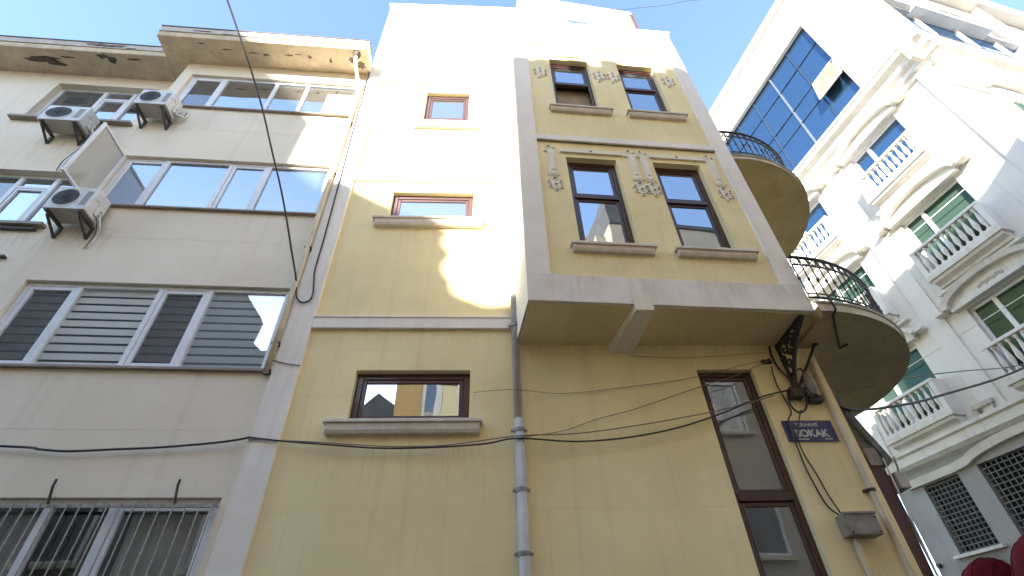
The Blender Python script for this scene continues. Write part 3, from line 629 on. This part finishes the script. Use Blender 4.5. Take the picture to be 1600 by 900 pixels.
MB().box(.10,.27,-.03,.065,-.13,-.05).build('terminal', M['iron'], cj, bevel=0.01)
ks = thing('cable_anchor', 'small rusty anchor plate holding a thin wire left of the iron bracket', 'cable anchor', (3.455,-.0,4.77))
MB().box(-.07,.05,-.03,0,-.02,.03).lathe([(.02,0),(.02,.06)], (.01,0,.01), 8, axis='y').build('plate', M['rustiron'], ks)
rod = thing('stay_rod', 'dark iron stay rod slanting from the bracket up to the balcony underside', 'rod'); MB().tube([(4.1,-.1,4.97),(3.92,-.07,4.72),(3.70,-.05,4.42)], .017, 6).lathe([(.04,0),(.04,.01)], (4.1,-.1,4.965), 8).build('rod', M['iron'], rod)
dr = tag(MB().tube([(3.98,-.80,5.2),(3.99,-.80,4.99),(4.0,-.70,4.965),(4.44,-.05,4.955),(4.5,-.14,4.955)], .013, 6).build('drain_rod', M['rustiron']), 'thin rusty drain rod hooked under the lower round balcony', 'drain rod')

# ------------------------------------------------------------------ tarpaulin awning and shopfront on the side wall
tw = thing('rolled_awning', 'folded grey tarpaulin awning hanging round the corner under the lower balcony', 'awning')
m = MB(); n = 10
prof = [(4.14,4.66),(4.20,4.55),(4.30,4.22),(4.40,3.92),(4.52,3.60),(4.42,3.52),(4.30,3.62),(4.22,3.75),(4.15,4.05)]
m.prism(prof, 'y', .12, 1.8); m.build('canvas', M['tarp'], tw, bevel=0.015)
for k in range(5): MB().tube([(4.16+.05*k,.115,4.5-.17*k),(4.2+.05*k,.105,4.2-.14*k),(4.24+.04*k,.11,3.95-.08*k)], .012, 5).build('fold', M['tarp'], tw, smooth=True)
MB().tube([(4.52,.10,3.62),(4.50,.10,3.5),(4.46,.12,3.35)], .012, 6).build('arm', M['clamp'], tw)
MB().box(4.20,4.34,.08,.4,3.52,3.72).build('end_cap', M['box'], tw, bevel=0.01)
MB().hexa([(4.42,.08,3.28),(4.53,.08,3.28),(4.53,.3,3.28),(4.42,.3,3.28),(4.42,.08,3.45),(4.53,.08,3.45),(4.53,.3,3.45),(4.42,.3,3.45)]).build('motor_box', M['stone'], tw, bevel=0.01)
sf = thing('shopfront_panel', 'dark red wooden shopfront edge beside the yellow corner', 'shopfront')
MB().hexa([(4.115,.10,0),(4.17,.10,0),(4.75,2.6,0),(4.40,2.6,0),(4.115,.10,3.66),(4.36,.10,3.66),(4.75,2.6,3.66),(4.40,2.6,3.66)]).build('panel', M['darkred'], sf, bevel=0.01)
MB().tube([(4.19,.09,0),(4.375,.09,3.6)], .009, 6).build('edge_strip', M['ac'], sf)

# ------------------------------------------------------------------ WHITE BUILDING
WR = R(-78.4142)
wb = thing('white_building', 'ornate white corner building with balustraded windows, arched hoods and blue glass top', 'building', (12,2.55,0), WR)
def cells(xc): return (xc-.86, xc+.86)
colA, colB, colC = (-1.45,.27), (-4.70,-2.97), (-7.9,-6.2)
FL = [(13.0,14.80,13.68,12.9),(9.75,11.78,10.62,9.8),(6.80,8.76,7.63,6.82)]
holes = []
for c in (colA, colB):
    for f in FL: holes.append((c[0], c[1], f[0], f[1]))
GW = (-4.75,-3.80,4.05,5.60); GA = (-3.30,-.5,3.2,5.62)
GWALL = holes + [GW, GA]
X0W = -5.45
MB().wall(X0W, 1.65, -.1, 6.0, [GW, GA], -.012, .22).build('ground_floor_wall', M['shaded_plinth'], wb)
m = MB(); m.wall(X0W, 1.65, 6.0, 16.0, holes, 0, .22)
m.quad((X0W,0,-.1),(X0W,14,-.1),(X0W,14,16),(X0W,0,16)); m.quad((1.65,0,-.1),(1.65,14,-.1),(1.65,14,16),(1.65,0,16)); m.quad((X0W,14,-.1),(1.65,14,-.1),(1.65,14,16),(X0W,14,16)); m.quad((X0W,0,16),(1.65,0,16),(1.65,14,16),(X0W,14,16))
m.build('wall', M['white'], wb)
# upper glazed block
GLZ = (-9.0,.16,16.45,21.45)
m = MB(); m.wall(-9.4, 2.05, 16.0, 23.4, [GLZ], 0, .25)
m.quad((-9.4,0,16),(-9.4,8,16),(-9.4,8,23.4),(-9.4,0,23.4)); m.quad((2.05,0,16),(2.05,.6,16),(2.05,.6,23.4),(2.05,0,23.4)); m.quad((-9.4,8,16),(2.05,8,16),(2.05,8,23.4),(-9.4,8,23.4))
m.build('upper_wall', M['white'], wb)
MB().box(-9.6,2.2,-.10,14,23.4,23.62).box(-9.7,2.3,-.13,14,23.62,23.74).build('roof_slab', M['white'], wb)
cw = frame_box(MB(), GLZ[0], GLZ[1], GLZ[2], GLZ[3], .06, .16, .22).build('curtain_wall', M['bluebar'], wb)
xs = [GLZ[0]+.06,-7.6,-6.5,-5.35,-4.25,-3.15,-2.02,-.93,GLZ[1]-.06]; zs = [16.51,18.05,18.87,20.22,21.39]
for x in xs[1:-1]: MB().box(x-(.025 if x == -2.02 else .014),x+(.025 if x == -2.02 else .014),.14,.2,16.51,21.39).build('mullion', M['clamp'] if abs(x+2.02) < .01 else M['bluebar'], cw)
for z in zs[1:-1]: MB().box(GLZ[0]+.06,GLZ[1]-.06,.155,.2,z-.015,z+.015).build('glazing_bar', M['bluebar'], cw)
for i in range(len(xs)-1):
    for j in range(len(zs)-1):
        if i == 7 and j == 1: continue
        tl = random.uniform(-.006,.006); tk = random.uniform(-.006,.006)
        a, b, c, d = xs[i]+.025, xs[i+1]-.025, zs[j]+.012, zs[j+1]-.012
        MB().hexa([(a,.185+tl,c),(b,.185-tl,c),(b,.2-tl,c),(a,.2+tl,c),(a,.185+tl+tk,d),(b,.185-tl+tk,d),(b,.2-tl+tk,d),(a,.2+tl+tk,d)]).build('pane', M['glass_blue'], cw)
# opened awning light in the curtain wall
hs = frame_box(MB(), -.90, .13, 17.65, 18.86, .07, 0, .05)
def tilt(mb, zp, ang):
    c, s = math.cos(ang), math.sin(ang)
    mb.v = [(x, (y*c + (z-zp)*s) , zp + (z-zp)*c - y*s) for x, y, z in mb.v]; return mb
tilt(hs, 18.86, R(13)); o = hs.build('open_light', M['sillstone'], cw, loc=(0,.12,0))
pn = tilt(MB().box(-.83,.06,.02,.03,17.72,18.79), 18.86, R(13)); pn.build('open_pane', M['blindtan'], cw, loc=(0,.12,0))
MB().tube([(.10,.15,18.0),(.10,-.25,17.8)], .02, 5).build('stay', M['ac'], cw)
# cornice
pr = [(0,15.22),(-.10,15.25),(-.10,15.42),(-.22,15.50),(-.30,15.66),(-.46,15.74),(-.46,15.88),(-.52,15.92),(-.52,16.0),(0,16.02)]
m = MB().prism(pr, 'x', X0W-.3, 2.17)
m.prism([(1.65-q[0]*.999, q[1]) for q in pr], 'y', -.5, 13.9)
m.build('cornice', M['whitetrim'], wb)
MB().box(X0W-.05,1.75,-.10,.02,15.0,15.08).build('architrave', M['whitetrim'], wb, bevel=0.01)
# storey band above the ground floor
MB().prism([(0,5.98),(-.16,6.02),(-.24,6.10),(-.24,6.30),(-.30,6.34),(-.30,6.42),(0,6.46)], 'x', X0W-.25, 1.72).build('storey_band', M['whitetrim'], wb)
# corner pilasters
MB().box(1.30,1.70,-.07,.02,6.5,15.0).build('corner_pilaster', M['white'], wb, bevel=0.01); MB().box(X0W,X0W+.35,-.06,.02,6.5,15.0).build('corner_pilaster', M['white'], wb, bevel=0.01)
MB().box(-2.45,-1.95,-.05,.02,6.5,15.0).build('wall_pilaster', M['white'], wb, bevel=0.01)
for z in (8.3,9.2,11.3,12.2): MB().box(X0W+.36,1.28,-.008,.0,z,z+.02).build('render_joint', M['whitetrim'], wb)
bal_mesh = MB().lathe([(.055,0),(.055,.05),(.03,.07),(.03,.10),(.058,.20),(.062,.27),(.045,.38),(.027,.50),(.027,.56),(.05,.58),(.05,.63)], (0,0,0), 9).mesh('baluster', M['white'], smooth=True)
def white_window(c, f, glassm, mullx):
    x0, x1 = c; z0, z1, rz_, bz = f
    y = .12
    wd = frame_box(MB(), x0+.002, x1-.002, z0+.002, z1-.002, .07, y, y+.07).build('window', M['upvc'], wb, bevel=0.008)
    MB().box(mullx-.05,mullx+.05,y-.01,y+.06,z0+.07,z1-.07).build('mullion', M['upvc'], wd)
    for a, b in ((x0+.07,mullx-.05),(mullx+.05,x1-.07)): MB().box(a,b,y+.03,y+.04,z0+.07,z1-.07).build('pane', M[glassm], wd)
    xm = (x0+x1)/2; half = (x1-x0)/2+.34; zb = z1+.10; rise = .46
    def arcp(hw, rs, z, n=18): return [(xm+hw*math.cos(math.pi*k/n), z+rs*math.sin(math.pi*k/n)) for k in range(n+1)]
    hood = MB(); A = arcp(half, rise, zb+.03); Bp = arcp(half-.14, rise-.12, zb+.03)
    for k in range(18): hood.hexa([(Bp[k][0],0.01,Bp[k][1]),(A[k][0],0.01,A[k][1]),(A[k+1][0],0.01,A[k+1][1]),(Bp[k+1][0],0.01,Bp[k+1][1]),(Bp[k][0],-.24,Bp[k][1]),(A[k][0],-.29,A[k][1]),(A[k+1][0],-.29,A[k+1][1]),(Bp[k+1][0],-.24,Bp[k+1][1])])
    hd = hood.box(xm-half-.22,xm-half+.02,-.27,.01,zb-.01,zb+.06).box(xm+half-.02,xm+half+.22,-.27,.01,zb-.01,zb+.06).build('arched_hood', M['whitetrim'], wb)
    MB().prism([(xm-half+.1,zb)]+[(xm+half-.1,zb)]+arcp(half-.14,rise-.12,zb+.03), 'y', -.09, .01).build('tympanum', M['white'], hd)
    MB().box(xm-half+.14,xm+half-.14,-.17,.01,zb-.08,zb).build('lintel', M['whitetrim'], hd, bevel=0.008)
    orn = MB()
    for k in range(7): orn.tube([(xm-.27+.09*k+.035*math.cos(q*math.pi/4),-.10,zb+.13+(.03 if k%2 else 0)+.035*math.sin(q*math.pi/4)) for q in range(8)], .012, 5, closed=True)
    orn.build('carved_ornament', M['stone'], hd)
    d = .30
    bs = MB().box(x0-.12,x1+.12,-d-.09,.0,bz-.16,bz).prism([(0,bz-.16),(-d-.05,bz-.161),(-d-.02,bz-.24),(-d*.6,bz-.30),(-d*.55,bz-.36),(0,bz-.40)],'x',x0-.06,x1+.06)
    bs.box(x0-.25,x1+.30,-d*.5,.0,bz-.47,bz-.40)
    bs.build('balcony_base', M['whitetrim'], wb, bevel=0.008)
    br = MB().box(x0-.10,x1+.10,-d-.08,-d+.08,rz_-.075,rz_).box(x0-.10,x0+.02,-d-.07,-.0,bz,rz_-.076).box(x1-.02,x1+.10,-d-.07,-.0,bz,rz_-.076).box(x0-.10,x0+.02,-d+.081,0,rz_-.074,rz_).box(x1-.02,x1+.10,-d+.081,0,rz_-.074,rz_).box(x0+.02,x1-.02,-d-.07,-d+.07,bz,bz+.05).build('balustrade', M['white'], wb, bevel=0.006)
    nb = 10
    for k in range(nb):
        o = link('baluster', bal_mesh, br, loc=(x0+.09+(x1-x0-.18)*k/(nb-1),-d,bz+.05)); o.scale = (1,1,(rz_-.076-bz-.05)/.63)
for c, mx in ((colA,-.88),(colB,-4.12)):
    for i, f in enumerate(FL): white_window(c, f, ('glass_blue','glass_green','glass_green')[i], mx)
# ground floor: grilled window and arched grilled window
def lattice(mb, x0, x1, z0, z1, st, y, r, top=None):
    x = x0
    while x <= x1+1e-6: mb.box(x-r,x+r,y,y+.014,z0,(top(x) if top else z1)); x += st
    z = z0
    while z <= z1+1e-6:
        a, b = x0, x1
        if top:
            xs_ = [x0+(x1-x0)*k/40 for k in range(41) if top(x0+(x1-x0)*k/40) > z]
            if len(xs_) < 2: break
            a, b = xs_[0], xs_[-1]
        mb.box(a,b,y-.012,y-.001,z-r,z+r); z += st
def atop(x): t = (x+1.9)/1.4; return 5.45+.5*math.sqrt(max(0,1-t*t))
gw = frame_box(MB(), GW[0]+.002,GW[1]-.002,GW[2]+.002,GW[3]-.002,.05,.16,.2).build('window', M['bracket'], wb); MB().box(GW[0]+.05,GW[1]-.05,.18,.19,GW[2]+.05,GW[3]-.05).build('pane', M['glass_dark'], gw)
lm_ = MB(); lattice(lm_, GW[0]+.03, GW[1]-.03, GW[2]+.04, GW[3]-.02, .112, .03, .011); lm_.build('window_grille', M['tarp'], wb)
MB().box(GW[0]-.12,GW[1]+.12,-.12,.05,GW[2]-.07,GW[2]).build('window_ledge', M['whitetrim'], wb, bevel=0.008)
aw = MB().box(GA[0],GA[0]+.06,.16,.2,3.2,5.5).box(-1.94,-1.88,.16,.2,3.2,5.6).build('window', M['bracket'], wb); MB().box(GA[0]+.06,GA[1],.18,.19,3.2,5.62).build('pane', M['glass_dark'], aw)
lm_ = MB(); lattice(lm_, GA[0]+.03, GA[1]-.03, 3.25, 5.6, .125, .03, .011); lm_.build('window_grille', M['tarp'], wb)
hp = [(-5.1,5.62),(-3.75,5.62),(-3.4,5.66)]+[(-1.9+1.5*math.cos(math.pi*(1-k/12)), 5.62+.22*math.sin(math.pi*k/12)) for k in range(1,13)]
hm = MB()
for k in range(len(hp)-1):
    (a, b), (c, d) = hp[k], hp[k+1]
    hm.hexa([(a,.0,b),(c,.0,d),(c,0,d+.17),(a,0,b+.17),(a,-.12,b),(c,-.12,d),(c,-.16,d+.17),(a,-.16,b+.17)])
hm.build('ground_hood', M['whitetrim'], wb)
MB().box(-2.62,-2.12,-.14,-.02,6.62,6.72).box(-2.58,-2.54,-.12,0,6.5,6.62).box(-2.2,-2.16,-.12,0,6.5,6.62).build('vent_bracket', M['stone'], wb, bevel=0.008)
# second face of the building, turning away at the right
MB().box(1.652,1.72,.05,14,14.1,14.25).build('string_course', M['whitetrim'], wb)
hd2 = MB()
for k in range(16):
    a0_, a1_ = math.pi*k/16, math.pi*(k+1)/16
    P = lambda a, r, q: (1.65+q, 2.9+r*1.6*math.cos(a), 14.35+r*.75*math.sin(a))
    hd2.hexa([P(a0_,.86,0),P(a0_,1,0),P(a1_,1,0),P(a1_,.86,0),P(a0_,.86,.22),P(a0_,1,.26),P(a1_,1,.26),P(a1_,.86,.22)])
hd2.build('arched_hood', M['whitetrim'], wb)
for k in range(16): MB().box(1.652,1.74,1.5+.18*k,1.59+.18*k,14.0,14.09).build('dentil', M['whitetrim'], wb)
MB().box(1.66,1.70,2.1,3.7,12.0,13.9).build('side_window', M['glass_green'], wb)
# set-back top storey along the second face
gs = MB().box(1.55,1.60,.6,13.9,16.0,20.3).build('terrace_glazing', M['glass_blue'], wb)
for k in range(7): MB().box(1.60,1.66,1.2+1.9*k,1.28+1.9*k,16.0,20.3).build('mullion', M['whitetrim'], gs)
cl = MB().box(1.5,1.78,.62,13.9,20.3,23.39).build('upper_cladding', M['roofmetal'], wb)
for k in range(6): MB().box(1.781,1.80,3.2+1.9*k,4.6+1.9*k,20.6,22.2).build('louvre_window', M['bracket'], cl)
MB().box(1.78,1.95,.62,4.4,20.4,23.3).build('corner_panel', M['white'], cl)
MB().hexa([(1.6,2.8,20.29),(2.0,2.8,20.29),(2.0,6.4,20.29),(1.6,6.4,20.29),(1.6,2.8,20.5),(2.0,2.8,20.5),(2.0,6.4,20.5),(1.6,6.4,20.5)]).build('canopy_beam', M['white'], cl)
tr = MB().tube([(2.0,.7,17.0),(2.0,13.5,17.0)], .03, 6).build('terrace_rail', M['clamp'], wb)
MB().box(1.99,2.01,.7,13.5,16.1,16.95).build('rail_glass', M['screen_grey'], tr)
bp_ = tag(MB().tube([(-5.52,-.06,0),(-5.50,-.06,5.8)], .03, 8).lathe([(.05,0),(.05,.08)], (-5.35,-.02,3.95), 8, axis='y').build('black_pipe', M['cable'], loc=(12,2.55,0), rz=WR), 'thin black pipe down the lower left edge of the white building', 'pipe')
# red dome awnings
def dome(label, x0, x1, z0, h, dep):
    t = thing('dome_awning', label, 'awning', (12,2.55,0), WR, 'dark red dome awnings on the white building')
    m = MB(); xm, a = (x0+x1)/2, (x1-x0)/2; N, K = 18, 8; vs = []; fs = []
    for i in range(N+1):
        th = math.pi*i/N
        for k in range(K+1):
            ph = math.pi/2*k/K
            vs.append((xm-a*math.cos(th), -.03-dep*math.sin(th)*math.cos(ph), z0+h*math.sin(th)*math.sin(ph)) if False else (xm-a*math.cos(th)*math.cos(ph*.0+0), -.03-dep*math.sin(th)*math.cos(ph), z0+h*math.sin(th)*math.sin(ph)))
    for i in range(N):
        for k in range(K): fs.append((i*(K+1)+k,(i+1)*(K+1)+k,(i+1)*(K+1)+k+1,i*(K+1)+k+1))
    m.add(vs, fs); m.build('canopy', M['red'], t, smooth=True)
    v = MB()
    for i in range(N):
        p, q = [(xm-a*math.cos(math.pi*j/N), -.03-dep*math.sin(math.pi*j/N)) for j in (i,i+1)]
        v.quad((p[0],p[1],z0),(q[0],q[1],z0),(q[0],q[1],z0-.2),(p[0],p[1],z0-.2))
    v.build('valance', M['red'], t)
    for i in (3,6,9,12,15):
        th = math.pi*i/N; MB().tube([(xm-a*math.cos(th), -.034-dep*math.sin(th)*math.cos(math.pi/2*k/K), z0+.004+h*math.sin(th)*math.sin(math.pi/2*k/K)) for k in range(K+1)], .012, 5).build('rib', M['red'], t, smooth=True)
dome('dark red dome awning under the small grilled window', -5.0, -3.6, 3.0, .9, .75)
dome('dark red dome awning cut off by the right edge, beside the arched grille', -3.58, -1.4, 3.0, 1.2, 1.5)

# ------------------------------------------------------------------ cables
def cable(name, label, pts, r, mat='cable', k=4, cat='cable', group=None):
    return tag(MB().tube(smooth_path(pts, k), r, 6).build(name, M[mat], smooth=True), label, cat, group)
cable('cable', 'thick black cable sagging across the beige building wall above barred window', [(-7.5,-.27,3.8),(-4.775,-.145,3.725),(-4.407,-.13,3.695),(-4.132,-.119,3.677),(-3.695,-.101,3.7),(-3.28,-.084,3.723),(-2.801,-.075,3.767),(-2.53,-.075,3.804),(-2.44,-.07,3.83)], .0125)
cable('cable', 'black cable sagging across the yellow wall under the lowest small window', [(-2.448,-.07,3.831),(-2.099,-.07,3.786),(-1.569,-.08,3.734),(-1.041,-.08,3.695),(-.45,-.08,3.703),(.015,-.1,3.727),(.338,-.155,3.759),(.963,-.09,3.746),(1.557,-.07,3.798),(2.109,-.07,3.903),(2.663,-.07,4.074),(3.177,-.07,4.271),(3.56,-.09,4.352)], .0095)
cable('cable', 'thinner dark cable running just above the black one on the yellow wall', [(-2.442,-.07,3.81),(-1.838,-.07,3.777),(-1.309,-.07,3.738),(-.913,-.075,3.714),(-.385,-.08,3.723),(.339,-.16,3.783),(.974,-.08,3.839),(1.689,-.07,3.936),(2.364,-.07,4.053),(2.836,-.07,4.152),(3.335,-.07,4.287)], .0065, 'greycable')
cable('cable', 'thin cable climbing from the drainpipe towards the rusty anchor plate', [(.386,-.15,3.772),(.84,-.05,3.883),(1.206,-.04,4.014),(1.733,-.04,4.157),(2.461,-.04,4.405),(2.972,-.04,4.566),(3.45,-.05,4.77)], .0045, 'greycable')
cable('cable', 'faint thin wire level with the lowest small window, running right', [(-.133,-.02,4.364),(.3,-.15,4.33),(.883,-.03,4.344),(1.636,-.03,4.424),(2.422,-.03,4.541),(3.1,-.03,4.717),(3.47,-.04,4.80)], .0035, 'greycable')
cable('cable', 'short thin wire from the white pilaster to the yellow wall', [(-2.50,-.06,4.775),(-2.30,-.065,4.72),(-2.13,-.06,4.695)], .006, 'cable')
cable('cable', 'thin wire strung along the wall just under the bay soffit', [(1.752,-.03,4.852),(2.339,-.03,4.825),(2.905,-.03,4.853),(3.48,-.03,4.90)], .0035, 'greycable')
cable('cable', 'black cable looping at the white pilaster and climbing it to the eave', [(-2.479,-.075,5.93),(-2.433,-.075,5.73),(-2.37,-.075,5.636),(-2.301,-.075,5.615),(-2.242,-.07,5.668),(-2.239,-.065,5.796),(-2.271,-.06,5.972),(-2.306,-.06,6.2),(-2.315,-.06,6.755),(-2.336,-.06,7.52),(-2.36,-.06,8.4),(-2.402,-.06,9.627),(-2.425,-.06,10.871),(-2.452,-.06,11.927)], .011)
cable('overhead_cable', 'thick black overhead cable dropping from the sky to the white pilaster', [(-5.8,-7.95,13.6),(-3.68,-2.23,9.34),(-2.9,-.93,7.4),(-2.55,-.25,6.22),(-2.479,-.08,5.93)], .013, k=8)
cable('cable', 'twin cable running behind the street sign down to the junction box', [(3.47,-.03,4.70),(3.445,-.03,4.45),(3.47,-.05,4.109),(3.395,-.045,3.99),(3.375,-.045,3.75),(3.385,-.02,3.487),(3.41,-.02,3.256),(3.448,-.02,3.08),(3.50,-.06,2.98)], .0085)
cable('cable', 'second loose cable beside the twin cable entering the junction box', [(3.60,-.04,4.12),(3.52,-.05,4.0),(3.42,-.045,3.78),(3.43,-.02,3.6),(3.475,-.02,3.40),(3.505,-.02,3.19),(3.53,-.06,2.98)], .0075)
cable('cable', 'drooping cable loop hanging below the clump of insulators', [(3.50,-.06,4.30),(3.48,-.07,4.16),(3.53,-.075,4.075),(3.63,-.07,4.11),(3.70,-.06,4.23),(3.74,-.06,4.4)], .012)
cable('street_cable', 'thick black cable from the yellow corner across to the white building', [(4.15,.05,4.2),(4.5,.19,4.23),(5.6,.75,4.58),(6.8,1.30,5.01),(9.5,2.08,5.96),(12.7,2.6,7.4)], .017, k=6)
cable('street_cable', 'thin cable above the thick one crossing the side street', [(4.4,.55,4.75),(5.3,.85,4.9),(6.2,1.08,5.18),(7.5,1.41,5.49),(9.5,2.04,6.0),(12.6,2.7,6.9)], .009, 'greycable', k=6)
cable('sky_wire', 'faint thin wire in the sky above the yellow roof', [(2.0,1.9,19.4),(3.93,1.64,20.0),(4.8,1.53,20.0),(6.11,1.36,20.0),(7.17,1.16,20.0),(12,.9,20.6)], .008, 'cable')

# ------------------------------------------------------------------ the other side of the street (behind the viewer; mirrored in the panes, casts the shade)
def opp(name, label, mat, parts, wins, roof=None, roofmat='slate', depth=10):
    t = thing(name, label, 'building', (0,-8,0))
    m = MB()
    for a, b, h in parts: m.box(a, b, -depth, 0, 0, h)
    m.build('wall', M[mat], t)
    if roof: MB().prism(roof, 'y', -min(depth,9.9) if depth > 3 else -.45, .10).build('roof', M[roofmat], t)
    for x, z, w_, h_ in wins:
        f = frame_box(MB(), x-w_/2, x+w_/2, z, z+h_, .07, .002, .07).build('window', M['upvc'], t); MB().box(x-w_/2+.07,x+w_/2-.07,.004,.02,z+.07,z+h_-.07).build('pane', M['glass_dim'], f)
        MB().box(x-w_/2-.1,x+w_/2+.1,.002,.16,z-.1,z).build('window_ledge', M['cream'], f)
    return t
t1 = opp('low_grey_building', 'low grey rendered building opposite, left of the flat roofed one', 'grey', [(-26,-7.30,8.0)], [(x,z,1.2,1.5) for x in (-9,-12,-15) for z in (1.2,4.3)], depth=5)
t2 = opp('flat_roofed_building', 'low dark flat roofed building opposite the yellow house', 'grey', [(-7.28,-2.64,7.8)], [(x,z,1.0,1.4) for x in (-5.6,-3.4) for z in (1.2,4.2)], depth=5)
t3 = opp('ochre_building', 'ochre rendered building opposite with cream ledges', 'ochre', [(-2.62,5.2,14.05)], [(x,z,1.1,1.7) for x in (-1.3,1.2,3.8) for z in (1.1,4.3,7.5,10.6)])
for z in (3.8,7.0,10.2,13.4): MB().box(-2.63,5.2,.002,.12,z,z+.25).build('ledge', M['cream'], t3)
for i, x in enumerate([-2.2+.62*k for k in range(12)]): MB().box(x,x+.34,-.3,.02,14.05,14.13+.10*((i*7)%3)).build('merlon', M['cream'], t3)
t5 = thing('slate_roofed_building', 'tall dark building with stepped slate gables standing behind the low row opposite', 'building', (0,-16,0))
MB().box(-24,-2.4,-.45,0,0,11.79).build('wall', M['grey'], t5)
MB().prism([(-24,11.8),(-2.4,11.8),(-3.7,12.1),(-4.2,12.6),(-4.96,13.1),(-5.6,12.5),(-6.2,12.75),(-6.8,12.7),(-7.2,12.9),(-7.42,12.85),(-7.36,13.2),(-7.52,13.5),(-7.38,13.75),(-7.55,14.0),(-7.45,14.2),(-8.4,14.7),(-9.05,15.15),(-9.5,15.1),(-10.15,15.7),(-10.1,17.0),(-11.2,18.6),(-13,20),(-24,20)], 'y', -.4, .05).build('roof', M['slate'], t5)
t6 = thing('side_street_blocker', 'plain sand rendered block added down the side street to shade the white building, hidden behind the yellow house', 'building', (0,0,0))  # unseen block, added to cut the light reaching the white facade
MB().box(4.85,12.0,26,32,0,17).build('wall', M['tan'], t6)
t4 = opp('sand_building', 'sand coloured building opposite the side street', 'tan', [(5.22,21,15.1)], [(x,z,1.2,1.6) for x in (7,10,13,16) for z in (1.1,4.3,7.5,10.7)], roof=[(5.22,15.1),(21,15.1),(21,15.3),(7.9,15.3),(5.4,16.5),(5.22,16.55)])
